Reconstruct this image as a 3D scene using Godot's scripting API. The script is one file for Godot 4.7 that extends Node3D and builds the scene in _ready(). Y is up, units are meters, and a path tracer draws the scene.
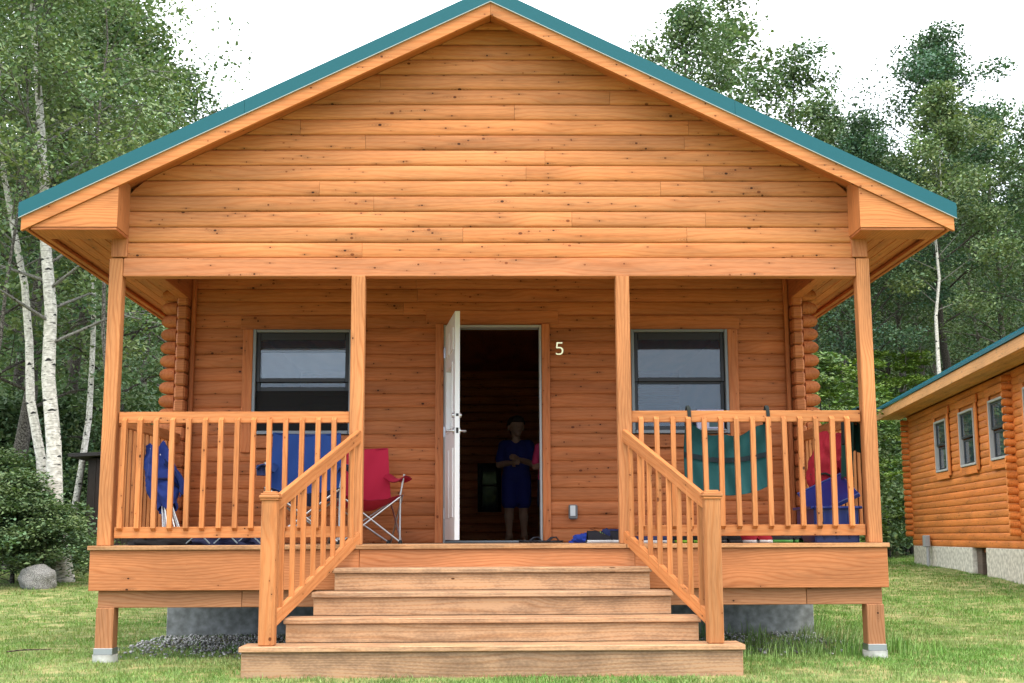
extends Node3D

# ---------------------------------------------------------------- mesh building
class Shape:
	var v := PackedVector3Array()
	var n := PackedVector3Array()
	var t := PackedVector2Array()
	var c := PackedColorArray()
	var ix := PackedInt32Array()
	var col := Color(1, 1, 1)
	var off := Vector2.ZERO
	var xf := Transform3D()

	func put(p: Vector3, nor: Vector3, uv: Vector2) -> int:
		v.append(xf * p)
		n.append((xf.basis * nor).normalized())
		t.append(uv + off)
		c.append(col)
		return v.size() - 1

	# convex polygon, wound so that its front looks along "out"
	func poly(pts: Array, out: Vector3, uvs: Array) -> void:
		var nor: Vector3 = (pts[2] - pts[0]).cross(pts[1] - pts[0])
		if nor.length() < 1e-12 and pts.size() > 3:
			nor = (pts[3] - pts[0]).cross(pts[2] - pts[0])
		nor = nor.normalized()
		var flip := nor.dot(out) < 0.0
		if flip: nor = -nor
		var b := v.size()
		for i in pts.size():
			put(pts[i], nor, uvs[i])
		for i in range(1, pts.size() - 1):
			if flip:
				ix.append_array(PackedInt32Array([b, b + i + 1, b + i]))
			else:
				ix.append_array(PackedInt32Array([b, b + i, b + i + 1]))

	# box with chamfered edges, grain along "axis", texture laid out in metres (4 m x 1 m)
	func box(size: Vector3, at := Vector3.ZERO, ch := 0.004, axis := 0) -> void:
		var h := size * 0.5
		ch = min(ch, min(h.x, min(h.y, h.z)) * 0.5)
		for a in 3:
			var b := (a + 1) % 3
			var d := (a + 2) % 3
			for s in [-1.0, 1.0]:
				var pts := []
				for q in [[-1, -1], [1, -1], [1, 1], [-1, 1]]:
					var p := Vector3.ZERO
					p[a] = s * h[a]
					p[b] = q[0] * (h[b] - ch)
					p[d] = q[1] * (h[d] - ch)
					pts.append(p)
				var out := Vector3.ZERO
				out[a] = s
				face(pts, out, at, axis)
			for s1 in [-1.0, 1.0]:
				for s2 in [-1.0, 1.0]:
					var pts2 := []
					for q in [[0, -1], [1, -1], [1, 1], [0, 1]]:
						var p := Vector3.ZERO
						p[b] = s1 * (h[b] - (ch if q[0] == 0 else 0.0))
						p[d] = s2 * (h[d] - (0.0 if q[0] == 0 else ch))
						p[a] = q[1] * (h[a] - ch)
						pts2.append(p)
					var out2 := Vector3.ZERO
					out2[b] = s1
					out2[d] = s2
					face(pts2, out2, at, axis)
		for sx in [-1.0, 1.0]:
			for sy in [-1.0, 1.0]:
				for sz in [-1.0, 1.0]:
					var s3 := Vector3(sx, sy, sz)
					var tri := []
					for k in 3:
						var p: Vector3 = s3 * (h - Vector3.ONE * ch)
						p[k] = s3[k] * h[k]
						tri.append(p)
					face(tri, s3, at, axis)

	func face(pts: Array, out: Vector3, at: Vector3, axis: int) -> void:
		var uvs := []
		var o := out.abs()
		var side := (axis + 1) % 3
		if o[side] > o[(axis + 2) % 3] - 0.0001: side = (axis + 2) % 3
		var pts2 := []
		for p in pts:
			var q: Vector3 = p
			if o[axis] > 0.9:
				uvs.append(Vector2((q[(axis + 1) % 3]) / 4.0, q[(axis + 2) % 3]))
			else:
				uvs.append(Vector2(q[axis] / 4.0, q[side] + (0.37 if side == (axis + 1) % 3 else 0.0)))
			pts2.append(q + at)
		poly(pts2, out, uvs)

	# plain prism: polygon in x,y pushed along z from z0 to z1
	func prism(xy: Array, z0: float, z1: float, axis := 0) -> void:
		var cen := Vector2.ZERO
		for p in xy: cen += p
		cen /= xy.size()
		for z in [z0, z1]:
			var pts := []
			var uvs := []
			for p in xy:
				pts.append(Vector3(p.x, p.y, z))
				uvs.append(Vector2(p.x / 4.0, p.y) if axis == 0 else Vector2(p.y / 4.0, p.x))
			poly(pts, Vector3(0, 0, signf(z - (z0 + z1) * 0.5)), uvs)
		for i in xy.size():
			var a: Vector2 = xy[i]
			var b: Vector2 = xy[(i + 1) % xy.size()]
			var e := b - a
			var nn := Vector2(e.y, -e.x)
			if nn.dot((a + b) * 0.5 - cen) < 0: nn = -nn
			var l := e.length()
			var u := [Vector2(0, 0), Vector2(l / 4.0, 0), Vector2(l / 4.0, z1 - z0), Vector2(0, z1 - z0)]
			if axis == 2: u = [Vector2(z0 / 4.0, 0), Vector2(z0 / 4.0, l), Vector2(z1 / 4.0, l), Vector2(z1 / 4.0, 0)]
			poly([Vector3(a.x, a.y, z0), Vector3(b.x, b.y, z0), Vector3(b.x, b.y, z1), Vector3(a.x, a.y, z1)], Vector3(nn.x, nn.y, 0), u)

	# round bar through points
	func tube(pts: Array, radii, sides := 8, caps := true) -> void:
		var rs := []
		for i in pts.size():
			rs.append(radii[i] if radii is Array else radii)
		var up := Vector3.UP
		var d0: Vector3 = (pts[1] - pts[0]).normalized()
		if absf(d0.dot(up)) > 0.9: up = Vector3.RIGHT
		var first := v.size()
		var along := 0.0
		var uu: Vector3 = d0.cross(up).normalized()
		for i in pts.size():
			var d: Vector3
			if i == 0: d = pts[1] - pts[0]
			elif i == pts.size() - 1: d = pts[i] - pts[i - 1]
			else: d = (pts[i + 1] - pts[i]).normalized() + (pts[i] - pts[i - 1]).normalized()
			d = d.normalized()
			if i > 0: along += (pts[i] - pts[i - 1]).length()
			uu = (uu - d * uu.dot(d)).normalized()
			var ww := d.cross(uu)
			for k in sides + 1:
				var a := TAU * k / sides
				var r := uu * cos(a) + ww * sin(a)
				put(pts[i] + r * rs[i], r, Vector2(float(k) / sides, along))
		for i in pts.size() - 1:
			for k in sides:
				var a := first + i * (sides + 1) + k
				var b := a + sides + 1
				ix.append_array(PackedInt32Array([a, b, a + 1, a + 1, b, b + 1]))
		if caps:
			for e in [0, pts.size() - 1]:
				var d: Vector3 = (pts[0] - pts[1]) if e == 0 else (pts[e] - pts[e - 1])
				d = d.normalized()
				var m := put(pts[e], d, Vector2.ZERO)
				for k in sides + 1:
					var p: Vector3 = v[first + e * (sides + 1) + k]
					v.append(p); n.append((xf.basis * d).normalized()); t.append(Vector2.ZERO); c.append(col)
				for k in sides:
					if e == 0: ix.append_array(PackedInt32Array([m, m + 1 + k, m + 2 + k]))
					else: ix.append_array(PackedInt32Array([m, m + 2 + k, m + 1 + k]))

	# smooth sheet: f(u, v) -> Vector3
	func grid(f: Callable, nu: int, nv: int, uvs := Vector2.ONE, thick := 0.0) -> void:
		var b := v.size()
		var g := []
		for j in nv + 1:
			for i in nu + 1:
				g.append(f.call(float(i) / nu, float(j) / nv))
		var passes := [0.0] if thick == 0.0 else [thick * 0.5, -thick * 0.5]
		for ps in passes:
			var s := v.size()
			for j in nv + 1:
				for i in nu + 1:
					var a: Vector3 = g[j * (nu + 1) + mini(i + 1, nu)] - g[j * (nu + 1) + maxi(i - 1, 0)]
					var e: Vector3 = g[mini(j + 1, nv) * (nu + 1) + i] - g[maxi(j - 1, 0) * (nu + 1) + i]
					var nor := a.cross(e).normalized()
					put(g[j * (nu + 1) + i] + nor * ps, nor if ps >= 0.0 else -nor, Vector2(float(i) / nu * uvs.x, float(j) / nv * uvs.y))
			for j in nv:
				for i in nu:
					var q := s + j * (nu + 1) + i
					if ps >= 0.0: ix.append_array(PackedInt32Array([q, q + nu + 1, q + 1, q + 1, q + nu + 1, q + nu + 2]))
					else: ix.append_array(PackedInt32Array([q, q + 1, q + nu + 1, q + 1, q + nu + 2, q + nu + 1]))
		if thick != 0.0:
			var half := (nu + 1) * (nv + 1)
			var ring := []
			for i in nu: ring.append(i)
			for j in nv: ring.append(nu + j * (nu + 1))
			for i in nu: ring.append(nv * (nu + 1) + nu - i)
			for j in nv: ring.append((nv - j) * (nu + 1))
			for k in ring.size():
				var a: int = b + ring[k]
				var e: int = b + ring[(k + 1) % ring.size()]
				ix.append_array(PackedInt32Array([a, e, a + half, e, e + half, a + half]))

	func mesh() -> ArrayMesh:
		var arr := []
		arr.resize(Mesh.ARRAY_MAX)
		arr[Mesh.ARRAY_VERTEX] = v
		arr[Mesh.ARRAY_NORMAL] = n
		arr[Mesh.ARRAY_TEX_UV] = t
		arr[Mesh.ARRAY_COLOR] = c
		arr[Mesh.ARRAY_INDEX] = ix
		var m := ArrayMesh.new()
		m.add_surface_from_arrays(Mesh.PRIMITIVE_TRIANGLES, arr)
		return m

var rng := RandomNumberGenerator.new()
var M := {}
var names := {}

func R(a: float, b: float) -> float:
	return rng.randf_range(a, b)

func shp(col := Color(1, 1, 1)) -> Shape:
	var s := Shape.new()
	s.col = col
	s.off = Vector2(R(0, 1), R(0, 1))
	return s

func vary(c: Color, amount := 0.1) -> Color:
	var k := 1.0 + R(-amount, amount)
	var w := R(-amount, amount) * 0.35
	return Color(c.r * k * (1.0 + w), c.g * k, c.b * k * (1.0 - w))

func put(called: String, s: Shape, m: Material, parent: Node) -> MeshInstance3D:
	var o := MeshInstance3D.new()
	o.name = called
	o.mesh = s.mesh()
	o.material_override = m
	parent.add_child(o, true)
	return o

func numbered(called: String) -> String:
	if not names.has(called):
		names[called] = 0
		return called
	names[called] += 1
	return "%s_%03d" % [called, names[called]]

func thing(called: String, label: String, category: String, at := Vector3.ZERO, turn := 0.0, group := "") -> Node3D:
	var o := Node3D.new()
	o.name = numbered(called)
	add_child(o)
	o.position = at
	o.rotation.y = turn
	mark(o, label, category, group)
	return o

func mark(o: Node, label: String, category: String, group := "") -> void:
	o.set_meta("label", label)
	o.set_meta("category", category)
	if group: o.set_meta("group", group)

func part(called: String, parent: Node) -> Node3D:
	var o := Node3D.new()
	o.name = called
	parent.add_child(o, true)
	return o

# one piece of timber
func board(called: String, parent: Node, size: Vector3, at: Vector3, col: Color, m := "knotty", axis := -1, ch := 0.004) -> MeshInstance3D:
	var s := shp(vary(col))
	if axis < 0:
		axis = 0
		if size.y > size.x and size.y > size.z: axis = 1
		elif size.z > size.x: axis = 2
	s.box(size, Vector3.ZERO, ch, axis)
	var o := put(called, s, M[m], parent)
	o.position = at
	return o

# timber laid between two points, "wide" across and "high" up
func bar(called: String, parent: Node, a: Vector3, b: Vector3, wide: float, high: float, col: Color, m := "knotty", ch := 0.004) -> MeshInstance3D:
	var o := board(called, parent, Vector3((b - a).length(), high, wide), Vector3.ZERO, col, m, 0, ch)
	var d := (b - a).normalized()
	var up := Vector3.UP
	if absf(d.dot(up)) > 0.99: up = Vector3.BACK
	var side := d.cross(up).normalized()
	up = side.cross(d)
	o.transform = Transform3D(Basis(d, up, side), (a + b) * 0.5)
	return o

# half-round log course lying along x, front bulging to +z; its ends may be cut on a slope
func log_shape(s: Shape, xl0: float, xl1: float, xr0: float, xr1: float, h: float, bulge: float, deep: float, flat := 0.0) -> void:
	var prof := []
	var nn := 9
	for i in nn + 1:
		var a := PI * (float(i) / nn - 0.5)
		var y := sin(a) * h * 0.5
		var z := bulge * pow(cos(a), 0.75 if flat == 0.0 else flat)
		prof.append(Vector2(y, z))
	var pn := []
	for i in prof.size():
		var d: Vector2 = prof[mini(i + 1, nn)] - prof[maxi(i - 1, 0)]
		pn.append(Vector3(0, -d.y, d.x).normalized())
	var base := s.v.size()
	for i in prof.size():
		var p: Vector2 = prof[i]
		var k := p.x / h + 0.5
		var xl := lerpf(xl0, xl1, k)
		var xr := lerpf(xr0, xr1, k)
		s.put(Vector3(xl, p.x, p.y), pn[i], Vector2(xl / 4.0, p.x + 0.02 * i / nn))
		s.put(Vector3(xr, p.x, p.y), pn[i], Vector2(xr / 4.0, p.x + 0.02 * i / nn))
	for i in nn:
		var q := base + i * 2
		s.ix.append_array(PackedInt32Array([q, q + 2, q + 1, q + 1, q + 2, q + 3]))
	for e in 2:
		var pts := []
		var uvs := []
		for i in prof.size():
			var p: Vector2 = prof[i]
			var k := p.x / h + 0.5
			pts.append(Vector3(lerpf(xl0, xl1, k) if e == 0 else lerpf(xr0, xr1, k), p.x, p.y))
			uvs.append(Vector2(p.x / 4.0, p.y))
		pts.append(Vector3(xl1 if e == 0 else xr1, h * 0.5, -deep)); uvs.append(Vector2(h * 0.5, 0))
		pts.append(Vector3(xl0 if e == 0 else xr0, -h * 0.5, -deep)); uvs.append(Vector2(0, 0))
		s.poly(pts, Vector3(-1 if e == 0 else 1, 0, 0), uvs)
	s.poly([Vector3(xl0, -h / 2, -deep), Vector3(xr0, -h / 2, -deep), Vector3(xr0, -h / 2, 0), Vector3(xl0, -h / 2, 0)], Vector3.DOWN, [Vector2(xl0 / 4, 0), Vector2(xr0 / 4, 0), Vector2(xr0 / 4, deep), Vector2(xl0 / 4, deep)])
	s.poly([Vector3(xl1, h / 2, -deep), Vector3(xr1, h / 2, -deep), Vector3(xr1, h / 2, 0), Vector3(xl1, h / 2, 0)], Vector3.UP, [Vector2(xl1 / 4, 0), Vector2(xr1 / 4, 0), Vector2(xr1 / 4, deep), Vector2(xl1 / 4, deep)])

# a log with a rounded-off tail at one or both ends (tail_l / tail_r lengths)
func log_piece(called: String, parent: Node, xl: float, xr: float, y: float, h: float, col: Color, tail_l := 0.0, tail_r := 0.0, bulge := 0.018) -> MeshInstance3D:
	var s := shp(vary(col, 0.09))
	log_shape(s, xl, xl, xr, xr, h, bulge, 0.05)
	for e in 2:
		var l := tail_l if e == 0 else tail_r
		if l <= 0.0: continue
		# the tail past the corner: round section whose end is eased off like a barrel
		var sg := -1.0 if e == 0 else 1.0
		var x0 := xl if e == 0 else xr
		var pts := []
		var rad := []
		for k in [[0.0, 1.0], [0.4, 1.0], [0.62, 0.93], [0.8, 0.77], [0.93, 0.5], [1.0, 0.16]]:
			pts.append(Vector3(x0 + sg * l * k[0], 0, -0.02))
			rad.append(h * 0.5 * k[1])
		s.tube(pts, rad, 14)
	var o := put(called, s, M.knotty, parent)
	o.position = Vector3(0, y, 0)
	return o

# from a pixel column and a distance along the view to a place on the plan
const CAM := Vector3(0.0, 1.0, 9.8)
const YAW := -0.01833
const FOCAL := 1252.0
func spot(px: float, far: float) -> Vector3:
	var lat := (px - 512.0) / FOCAL * far
	var fwd := Vector3(sin(-YAW), 0, -cos(YAW))
	var right := Vector3(cos(YAW), 0, -sin(YAW))
	var p := CAM + fwd * far + right * lat
	p.y = ground_y(p.x, p.z)
	return p

var gnoise := FastNoiseLite.new()
func ground_y(x: float, z: float) -> float:
	var y := 0.07
	var back := clampf((-z - 3.0) / 14.0, 0.0, 1.0)
	y += 0.29 * back * back * (3.0 - 2.0 * back)
	y += 0.012 * maxf(0.0, -z - 24.0)
	y += gnoise.get_noise_2d(x, z) * 0.035 * clampf((absf(x) - 3.0) * 0.5 + maxf(z - 1.3, 0.0), 0.0, 1.0)
	return y

# ---------------------------------------------------------------- textures and materials
# sawn and stained softwood, 4 m x 1 m: fibres, growth rings, knots
func wood_image(w: int, h: int, knots: int, rings: float, seed_no: int, depth: float) -> Image:
	var r := RandomNumberGenerator.new()
	r.seed = seed_no
	var a := FastNoiseLite.new()
	a.seed = seed_no
	a.frequency = 0.02
	a.fractal_octaves = 3
	var warp := a.get_seamless_image(w / 20, h / 4)
	warp.convert(Image.FORMAT_L8)
	warp.resize(w, h, Image.INTERPOLATE_CUBIC)
	var fb := FastNoiseLite.new()
	fb.seed = seed_no + 5
	fb.frequency = 0.22
	fb.fractal_octaves = 3
	var fibre := fb.get_seamless_image(w / 16, h)
	fibre.convert(Image.FORMAT_L8)
	fibre.resize(w, h, Image.INTERPOLATE_CUBIC)
	var wd := warp.get_data()
	var fd := fibre.get_data()
	var data := PackedByteArray()
	data.resize(w * h * 3)
	var i := 0
	for y in h:
		var vy := float(y) / h
		for x in w:
			var wv := wd[i] / 255.0
			var ring := sin((vy * 1.0 + (wv - 0.5) * 0.10) * TAU * rings)
			var line := pow(0.5 + 0.5 * ring, 3.0)
			var f := fd[i] / 255.0
			var g := 1.04 - depth * line - 0.15 * (1.0 - f) - 0.20 * (wv - 0.3)
			data[i * 3] = clampi(int(255.0 * clampf(g, 0, 1)), 0, 255)
			data[i * 3 + 1] = clampi(int(255.0 * clampf(g * (1.0 - 0.05 * line), 0, 1)), 0, 255)
			data[i * 3 + 2] = clampi(int(255.0 * clampf(g * (1.0 - 0.10 * line), 0, 1)), 0, 255)
			i += 1
	# knots: a dark heart, a ring, and fibres that swell round it
	for k in knots:
		var kx := r.randf() * w
		var ky := r.randf() * h
		var rad := r.randf_range(1.4, 2.8) if r.randf() < 0.85 else r.randf_range(2.8, 4.6)
		rad *= h / 512.0
		var long := r.randf_range(1.0, 1.6)
		var dark := r.randf_range(0.25, 0.8)
		var reach := int(rad * 5.0)
		for dy in range(-reach, reach + 1):
			for dx in range(-reach * 3, reach * 3 + 1):
				var px := posmod(int(kx) + dx, w)
				var py := posmod(int(ky) + dy, h)
				var q := Vector2(dx / long, dy).length() / rad
				var q2 := Vector2(dx / 4.0, dy).length() / rad
				var m := 1.0
				var red := 1.0
				if q < 1.0:
					m = 1.0 - dark * (0.75 + 0.25 * q)
					red = 0.86
				elif q < 1.5:
					m = 1.0 - dark * (1.5 - q) * 1.5
					red = 0.92
				if q2 < 4.0 and q >= 1.0:
					m *= 1.0 - 0.34 * dark * (1.0 - q2 / 4.0) * (0.6 + 0.4 * sin(q2 * 7.0))
				var o := (py * w + px) * 3
				if m < 0.999:
					data[o] = int(data[o] * m)
					data[o + 1] = int(data[o + 1] * m * red)
					data[o + 2] = int(data[o + 2] * m * red * red)
	return Image.create_from_data(w, h, false, Image.FORMAT_RGB8, data)

func tex(im: Image) -> ImageTexture:
	return ImageTexture.create_from_image(im)

func speckle_image(w: int, h: int, seed_no: int, freq: float, lo: Color, hi: Color, contrast := 1.0) -> Image:
	var a := FastNoiseLite.new()
	a.seed = seed_no
	a.frequency = freq
	a.fractal_octaves = 5
	var im := a.get_seamless_image(w, h)
	im.convert(Image.FORMAT_L8)
	var d := im.get_data()
	var out := PackedByteArray()
	out.resize(w * h * 3)
	for i in w * h:
		var k := clampf((d[i] / 255.0 - 0.5) * contrast + 0.5, 0, 1)
		out[i * 3] = int(255 * lerpf(lo.r, hi.r, k))
		out[i * 3 + 1] = int(255 * lerpf(lo.g, hi.g, k))
		out[i * 3 + 2] = int(255 * lerpf(lo.b, hi.b, k))
	return Image.create_from_data(w, h, false, Image.FORMAT_RGB8, out)

func timber(im: Image, rough: float, bump: float) -> StandardMaterial3D:
	var m := StandardMaterial3D.new()
	m.albedo_texture = tex(im)
	m.vertex_color_use_as_albedo = true
	m.roughness = rough
	m.metallic_specular = 0.35
	if bump > 0.0:
		var b: Image = im.duplicate()
		b.convert(Image.FORMAT_RGBA8)
		b.bump_map_to_normal_map(bump)
		m.normal_enabled = true
		m.normal_texture = tex(b)
	return m

func plain(col: Color, rough := 0.7, metal := 0.0, vertex := false) -> StandardMaterial3D:
	var m := StandardMaterial3D.new()
	m.albedo_color = col.linear_to_srgb()
	m.roughness = rough
	m.metallic = metal
	m.vertex_color_use_as_albedo = vertex
	return m

func spotted(im: Image, scale: float, rough := 0.9, world := false) -> StandardMaterial3D:
	var m := StandardMaterial3D.new()
	m.albedo_texture = tex(im)
	m.uv1_triplanar = true
	m.uv1_world_triplanar = world
	m.uv1_scale = Vector3.ONE * scale
	m.roughness = rough
	m.vertex_color_use_as_albedo = true
	return m

func make_materials() -> void:
	M.knotty = timber(wood_image(2048, 512, 130, 23.0, 11, 0.035), 0.62, 1.0)
	M.grain = timber(wood_image(2048, 512, 16, 40.0, 23, 0.075), 0.66, 1.2)
	var wi := wood_image(1024, 512, 14, 34.0, 29, 0.07)
	var blot := speckle_image(1024, 512, 63, 0.012, Color(0.86, 0.86, 0.87), Color(1, 1, 1), 2.0)
	var fine := speckle_image(1024, 512, 64, 0.11, Color(0.88, 0.88, 0.89), Color(1, 1, 1), 1.6)
	for y in 512:
		for x in 1024:
			wi.set_pixel(x, y, wi.get_pixel(x, y) * blot.get_pixel(x, y) * fine.get_pixel(x, y) * 1.15)
	M.worn = timber(wi, 0.75, 1.2)
	M.roof = plain(Color(0.013, 0.100, 0.128), 0.5, 0.0)
	M.roof.metallic_specular = 0.3
	M.jamb = plain(Color(0.40, 0.41, 0.41), 0.5)
	M.drip = plain(Color(0.33, 0.37, 0.36), 0.45, 0.2)
	M.metal = plain(Color(0.45, 0.46, 0.48), 0.35, 0.9)
	M.alu = plain(Color(0.20, 0.22, 0.235), 0.45, 0.3)
	M.bronze = plain(Color(0.018, 0.019, 0.024), 0.4, 0.1)
	M.steel = plain(Color(0.55, 0.56, 0.58), 0.28, 0.9)
	M.brass = plain(Color(0.90, 0.74, 0.42), 0.14, 1.0)
	M.white = plain(Color(0.80, 0.82, 0.83), 0.4)
	M.black = plain(Color(0.014, 0.014, 0.016), 0.6)
	M.paint = plain(Color(1, 1, 1), 0.6, 0.0, true)
	M.concrete = spotted(speckle_image(512, 512, 3, 0.02, Color(0.78, 0.78, 0.76), Color(1, 1, 0.99), 1.6), 0.9, 0.92)
	M.stone = spotted(speckle_image(512, 512, 8, 0.05, Color(0.45, 0.45, 0.46), Color(1, 1, 1), 2.2), 1.6, 0.95)
	var cl := speckle_image(256, 256, 14, 0.3, Color(0.82, 0.82, 0.82), Color(1, 1, 1), 1.5)
	M.cloth = spotted(cl, 5.0, 0.85)
	M.cloth.rim_enabled = false
	M.plastic = plain(Color(1, 1, 1), 0.35, 0.0, true)
	M.glass = StandardMaterial3D.new()
	M.glass.albedo_color = Color(0.30, 0.45, 0.58, 0.10)
	M.glass.transparency = BaseMaterial3D.TRANSPARENCY_ALPHA
	M.glass.roughness = 0.03
	M.glass.metallic_specular = 0.5
	M.screen = StandardMaterial3D.new()
	M.screen.albedo_color = Color(0.03, 0.03, 0.035, 0.78)
	M.screen.transparency = BaseMaterial3D.TRANSPARENCY_ALPHA
	M.screen.roughness = 0.8
	# lawn soil with thatch
	var soil := speckle_image(1024, 1024, 31, 0.012, Color(0.36, 0.42, 0.19), Color(0.58, 0.55, 0.36), 2.2)
	M.soil = spotted(soil, 0.22, 1.0, true)
	M.leaf = plain(Color(1, 1, 1), 0.5, 0.0, true)
	M.leaf.backlight_enabled = true
	M.leaf.backlight = Color(0.56, 0.62, 0.40)
	M.leaf.cull_mode = BaseMaterial3D.CULL_DISABLED
	M.leaf.metallic_specular = 0.3
	M.blade = plain(Color(1, 1, 1), 0.6, 0.0, true)
	M.blade.backlight_enabled = true
	M.blade.backlight = Color(0.5, 0.6, 0.25)
	M.blade.cull_mode = BaseMaterial3D.CULL_DISABLED
	M.bark = spotted(speckle_image(512, 512, 41, 0.04, Color(0.35, 0.33, 0.31), Color(1, 1, 1), 2.2), 1.2, 0.95)
	M.birch = birch_bark()

# white paper bark with dark dashes across and black scars, wrapped round the trunk (u) and up it (v, metres)
func birch_bark() -> StandardMaterial3D:
	var w := 256
	var h := 1024
	var r := RandomNumberGenerator.new()
	r.seed = 77
	var im := speckle_image(w, h, 52, 0.02, Color(0.74, 0.73, 0.70), Color(0.93, 0.92, 0.90), 1.8)
	for k in 420:
		var x := r.randi_range(0, w)
		var y := r.randi_range(0, h - 8)
		var ln := r.randi_range(6, 46)
		var th := r.randi_range(1, 3)
		var g := r.randf_range(0.12, 0.5)
		for dx in ln:
			for dy in th:
				im.set_pixel(posmod(x + dx, w), y + dy, Color(g, g * 0.97, g * 0.93))
	for k in 26:
		var x := r.randi_range(0, w)
		var y := r.randi_range(30, h - 40)
		var s := r.randf_range(8, 22)
		for dx in range(-int(s * 1.6), int(s * 1.6)):
			for dy in range(-int(s * 0.6), int(s * 0.6)):
				var q := Vector2(dx / 1.6, dy / 0.5 + absf(dx) * 0.4).length() / s
				if q < 0.9 + r.randf_range(-0.2, 0.1):
					im.set_pixel(posmod(x + dx, w), y + dy, Color(0.09, 0.085, 0.08))
	var m := StandardMaterial3D.new()
	m.albedo_texture = tex(im)
	m.vertex_color_use_as_albedo = true
	m.uv1_scale = Vector3(1, 0.4, 1)
	m.roughness = 0.8
	return m

# ---------------------------------------------------------------- the cabin
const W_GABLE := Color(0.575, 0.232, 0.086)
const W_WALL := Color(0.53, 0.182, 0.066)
const W_RAIL := Color(0.575, 0.227, 0.080)
const W_RIM := Color(0.52, 0.205, 0.084)
const W_TREAD := Color(0.49, 0.30, 0.175)
const W_POST := Color(0.57, 0.238, 0.092)
const DECK := 0.945
const WALL_Z := -2.35
const RAKE := 0.488

func roof_line(apex: float, x: float) -> float:
	return apex - RAKE * absf(x)

func build_cabin() -> void:
	var cab := thing("log_cabin", "orange log cabin with teal metal roof, front porch and flared wooden stairs", "cabin")
	cabin_foundation(cab)
	cabin_deck(cab)
	cabin_stairs(cab)
	cabin_walls(cab)
	cabin_gable(cab)
	cabin_roof(cab)
	cabin_posts(cab)
	cabin_railings(cab)
	cabin_window(cab, -2.30, -1.335, true)
	cabin_window(cab, 1.385, 2.335, false)
	cabin_door(cab)
	# house number
	var font := SystemFont.new()
	font.font_names = PackedStringArray(["Droid Sans"])
	var tm := TextMesh.new()
	tm.font = font
	tm.text = "5"
	tm.font_size = 64
	tm.pixel_size = 0.0027
	tm.depth = 0.018
	var num := MeshInstance3D.new()
	num.name = "house_number"
	num.mesh = tm
	num.material_override = M.brass
	num.position = Vector3(0.685, 2.82, WALL_Z + 0.046)
	num.rotation.x = 0.07
	cab.add_child(num)
	num.set_meta("label", "brass house number 5")
	# covered outlet by the door
	var ob := part("outlet_box", cab)
	var s := shp(Color(0.16, 0.17, 0.18))
	s.box(Vector3(0.085, 0.14, 0.06), Vector3.ZERO, 0.012, 1)
	put("housing", s, M.plastic, ob)
	s = shp(Color(0.62, 0.66, 0.68))
	s.box(Vector3(0.05, 0.10, 0.012), Vector3(-0.005, 0.01, 0.036), 0.005, 1)
	put("cover", s, M.plastic, ob)
	ob.position = Vector3(0.8, 1.235, WALL_Z + 0.062)

func cabin_foundation(cab: Node) -> void:
	var f := part("foundation", cab)
	# concrete panels cast between form joints
	var xs := [-3.08, -2.1, -0.6, 0.9, 2.2, 3.12]
	for i in xs.size() - 1:
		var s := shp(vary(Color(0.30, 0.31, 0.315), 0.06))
		var w: float = xs[i + 1] - xs[i] - 0.006
		s.box(Vector3(w, 0.95, 0.2), Vector3.ZERO, 0.006)
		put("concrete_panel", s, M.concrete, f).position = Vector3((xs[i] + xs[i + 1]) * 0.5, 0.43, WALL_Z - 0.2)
	for sx in [-1.0, 1.0]:
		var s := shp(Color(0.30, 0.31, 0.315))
		s.box(Vector3(0.2, 0.95, 6.9), Vector3.ZERO, 0.006, 2)
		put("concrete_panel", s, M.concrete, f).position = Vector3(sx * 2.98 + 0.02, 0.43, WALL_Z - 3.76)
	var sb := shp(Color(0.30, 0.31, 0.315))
	sb.box(Vector3(6.2, 0.95, 0.2), Vector3.ZERO, 0.006)
	put("concrete_panel", sb, M.concrete, f).position = Vector3(0.02, 0.43, WALL_Z - 7.32)

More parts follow.
